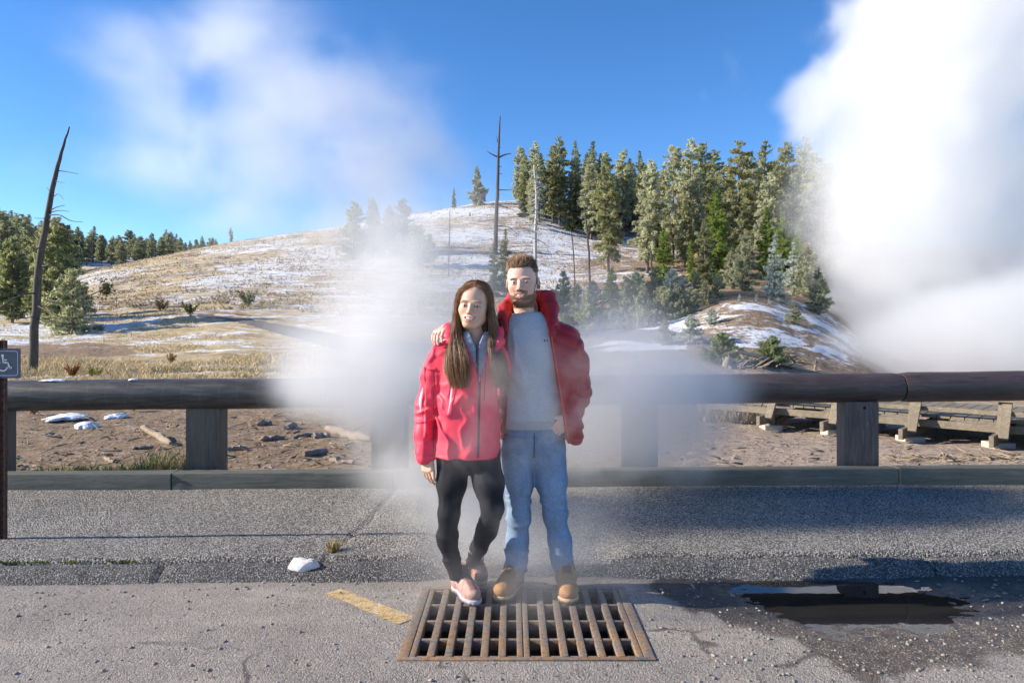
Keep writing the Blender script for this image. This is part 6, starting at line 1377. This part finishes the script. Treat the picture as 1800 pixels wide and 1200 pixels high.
# ------------------------------------------------------------------ steam
def steam(name, label, lo, hi, blobs, dens, nscale, thresh, warp=.35, vox=.05, aniso=.1, detail=4, soft=.45, stretch=(1, 1, 1), rough=.55, alb=1.0, crisp=0.0):
    """a cloud of uneven density: soft blobs broken up by noise, evaluated once into voxels"""
    lo, hi = np.array(lo, float), np.array(hi, float); org = (lo + hi) / 2 * np.array((1, 1, 0)) + np.array((0, 0, lo[2])); lo, hi = lo - org, hi - org
    mb = MB(); mb.box(lo, hi)
    m = bpy.data.materials.new(name + '_vapour'); m.use_nodes = True; m.node_tree.nodes.clear(); out = m.node_tree.nodes.new('ShaderNodeOutputMaterial')
    pv = m.node_tree.nodes.new('ShaderNodeVolumePrincipled'); pv.inputs['Color'].default_value = (alb, alb, alb, 1); pv.inputs['Density'].default_value = dens; pv.inputs['Anisotropy'].default_value = aniso; m.node_tree.links.new(pv.outputs[0], out.inputs['Volume'])
    o = mb.build(name, m); o.location = tuple(org)
    g = bpy.data.node_groups.new(name + '_density', 'GeometryNodeTree'); g.interface.new_socket('Geometry', in_out='INPUT', socket_type='NodeSocketGeometry'); g.interface.new_socket('Geometry', in_out='OUTPUT', socket_type='NodeSocketGeometry')
    t = T.__new__(T); t.m = m; t.t = g; go = t.n('NodeGroupOutput')
    v = t.n('ShaderNodeVectorMath', {0: t.n('GeometryNodeInputPosition').outputs[0], 1: tuple(org)}, operation='ADD').outputs[0]; vs = t.scale(v, stretch)
    nz = t.n('ShaderNodeTexNoise', {'Vector': vs, 'Scale': nscale * .45, 'Detail': 1.0, 'Roughness': .5}).outputs['Color']
    wv = t.n('ShaderNodeVectorMath', {0: nz, 1: (.5, .5, .5)}, operation='SUBTRACT').outputs[0]; wv = t.n('ShaderNodeVectorMath', {0: wv, 1: (warp * 2,) * 3, 2: v}, operation='MULTIPLY_ADD').outputs[0]
    tot = None
    for c, r, a in blobs:
        q = t.n('ShaderNodeVectorMath', {0: wv, 1: tuple(c)}, operation='SUBTRACT').outputs[0]; q = t.n('ShaderNodeVectorMath', {0: q, 1: tuple(1 / x for x in r)}, operation='MULTIPLY').outputs[0]
        d = t.n('ShaderNodeVectorMath', {0: q}, operation='LENGTH').outputs['Value']; w = t.rng(d, 1.0, 1.0 - soft, 0, a); tot = w if tot is None else t.mth('ADD', tot, w)
    n2 = t.n('ShaderNodeTexNoise', {'Vector': vs, 'Scale': nscale, 'Detail': float(detail), 'Roughness': rough, 'Distortion': .4}).outputs[0]
    # the noise eats into the soft rims first, so cores stay thick and edges fray
    den = t.mth('MULTIPLY', tot, t.rng(t.mth('MULTIPLY_ADD', tot, thresh[2], n2), thresh[0], thresh[1]))
    if crisp: den = t.rng(t.mth('MULTIPLY_ADD', t.mth('SUBTRACT', n2, .5), crisp, t.mth('MINIMUM', tot, .8)), thresh[0], thresh[1])
    e = t.n('ShaderNodeVectorMath', {0: v, 1: tuple(org + (lo + hi) / 2)}, operation='SUBTRACT').outputs[0]; e = t.n('ShaderNodeVectorMath', {0: e, 1: tuple(2 / (hi - lo))}, operation='MULTIPLY').outputs[0]; e = t.n('ShaderNodeVectorMath', {0: e}, operation='ABSOLUTE').outputs[0]
    s3 = t.n('ShaderNodeSeparateXYZ', {0: e}); mx = t.mth('MAXIMUM', t.mth('MAXIMUM', s3.outputs[0], s3.outputs[1]), s3.outputs[2]); den = t.mth('MULTIPLY', den, t.rng(mx, .99, .84))
    res = np.maximum(8, ((hi - lo) / vox)).astype(int)
    vc = t.n('GeometryNodeVolumeCube', {'Density': den, 'Min': tuple(lo), 'Max': tuple(hi), 'Resolution X': int(res[0]), 'Resolution Y': int(res[1]), 'Resolution Z': int(res[2])})
    sm = t.n('GeometryNodeSetMaterial', {'Geometry': vc.outputs[0], 'Material': m}); g.links.new(sm.outputs[0], go.inputs[0])
    o.modifiers.new('density', 'NODES').node_group = g
    tag(o, label, 'steam', None, 'stuff'); return o
def B(px, py, Y, rx, ry, rpy, a): return (tuple(P(px, py, Y)), (rx * Y / FPX, ry, rpy * Y / FPX), a)
# great white plume rising from the spring at right
YP = 38
plume = [B(1640, 720, YP, 310, 7, 130, 1), B(1610, 630, YP, 310, 7, 160, 1), B(1630, 520, YP, 270, 7, 160, 1), B(1620, 400, YP, 300, 7.5, 170, 1), B(1640, 250, YP, 320, 8, 180, 1), B(1450, 165, YP, 120, 3.4, 105, .9), B(1670, 90, YP, 340, 8.5, 180, 1), B(1720, -60, YP, 340, 9, 190, 1), B(1930, 500, YP, 280, 8, 420, 1),
         B(1620, 640, 28, 270, 5, 200, .9), B(1470, 640, 26, 130, 3, 110, .7), B(1800, 600, 28, 260, 5, 220, .9)]
steam('steam_plume', 'towering dense white steam plume rising at the right beyond the rail', (8.0, 20.5, -3), (42, 49, 22), plume, .34, .34, (.23, .62, .28), 1.2, .15, detail=7, soft=.95, rough=.60, aniso=.2, alb=.978, crisp=1.35)
# thin drifting steam against the sky at left
YC = 34
veil = [B(250, 90, YC, 230, 6, 120, .5), B(470, 110, YC, 270, 6, 140, .8), B(330, 230, YC, 300, 6, 140, .6), B(600, 220, YC, 260, 6, 170, .95), B(740, 310, YC, 210, 6, 120, .9), B(470, 320, YC, 320, 6, 120, .6), B(650, 400, YC, 180, 5, 110, 1.0), B(450, 400, YC, 230, 5, 90, .45), B(200, 330, YC, 230, 5, 110, .35)]
steam('steam_cloud', 'thin wispy steam drifting across the blue sky at left', (-27, 27, 3.0), (3.5, 41, 19), veil, .24, .26, (.44, .82, .20), 2.2, .22, detail=7, soft=1.0, rough=.62, aniso=.3, stretch=(1, 1, 1.25))
# steam pouring from the drain and blowing behind the couple
near = [B(570, 695, 5.0, 130, .45, 80, .6), B(630, 640, 5.0, 210, .6, 150, .9), B(650, 560, 4.95, 230, .65, 190, .7), B(700, 480, 4.9, 210, .6, 170, .5), B(660, 700, 5.05, 160, .55, 110, .8), B(760, 650, 4.8, 230, .6, 220, .7), B(800, 430, 4.9, 190, .55, 150, .45), B(680, 400, 4.9, 170, .45, 130, .35), B(930, 690, 4.85, 220, .5, 200, .5), B(1080, 690, 5.4, 270, .44, 210, 1.25), B(1095, 790, 5.42, 220, .42, 130, 1.0), B(1200, 690, 5.42, 170, .42, 120, .95), B(690, 800, 4.95, 150, .5, 130, .7),
        B(880, 890, 4.7, 330, .5, 190, .6), B(900, 970, 4.1, 320, .5, 130, .65), B(920, 1050, 3.6, 300, .5, 100, .5), B(750, 880, 4.7, 190, .5, 160, .55), B(880, 550, 4.95, 280, .5, 150, .35), B(1060, 560, 5.1, 240, .4, 140, .35)]
steam('steam', 'white steam billowing up from the drain behind and around the couple', (-2.3, 3.0, -.15), (2.2, 5.82, 3.0), near, 3.3, 2.4, (.38, .80, .26), .24, .021, detail=7, soft=1.0, rough=.64, aniso=.45, alb=.955)
wisp = [B(820, 770, 3.42, 130, .14, 130, .9), B(890, 660, 3.45, 90, .12, 130, .8), B(1000, 700, 3.45, 90, .14, 130, 1.1), B(860, 900, 3.45, 130, .14, 100, .6), B(920, 1000, 3.45, 190, .25, 80, .6), B(950, 800, 3.45, 130, .12, 90, .6)]
steam('steam_wisp', 'faint wisps of steam drifting up in front of the couple', (-.85, 3.15, .02), (.6, 3.66, 1.75), wisp, 4.2, 4.5, (.46, .84, .18), .10, .013, detail=6, soft=1.0, aniso=.4)
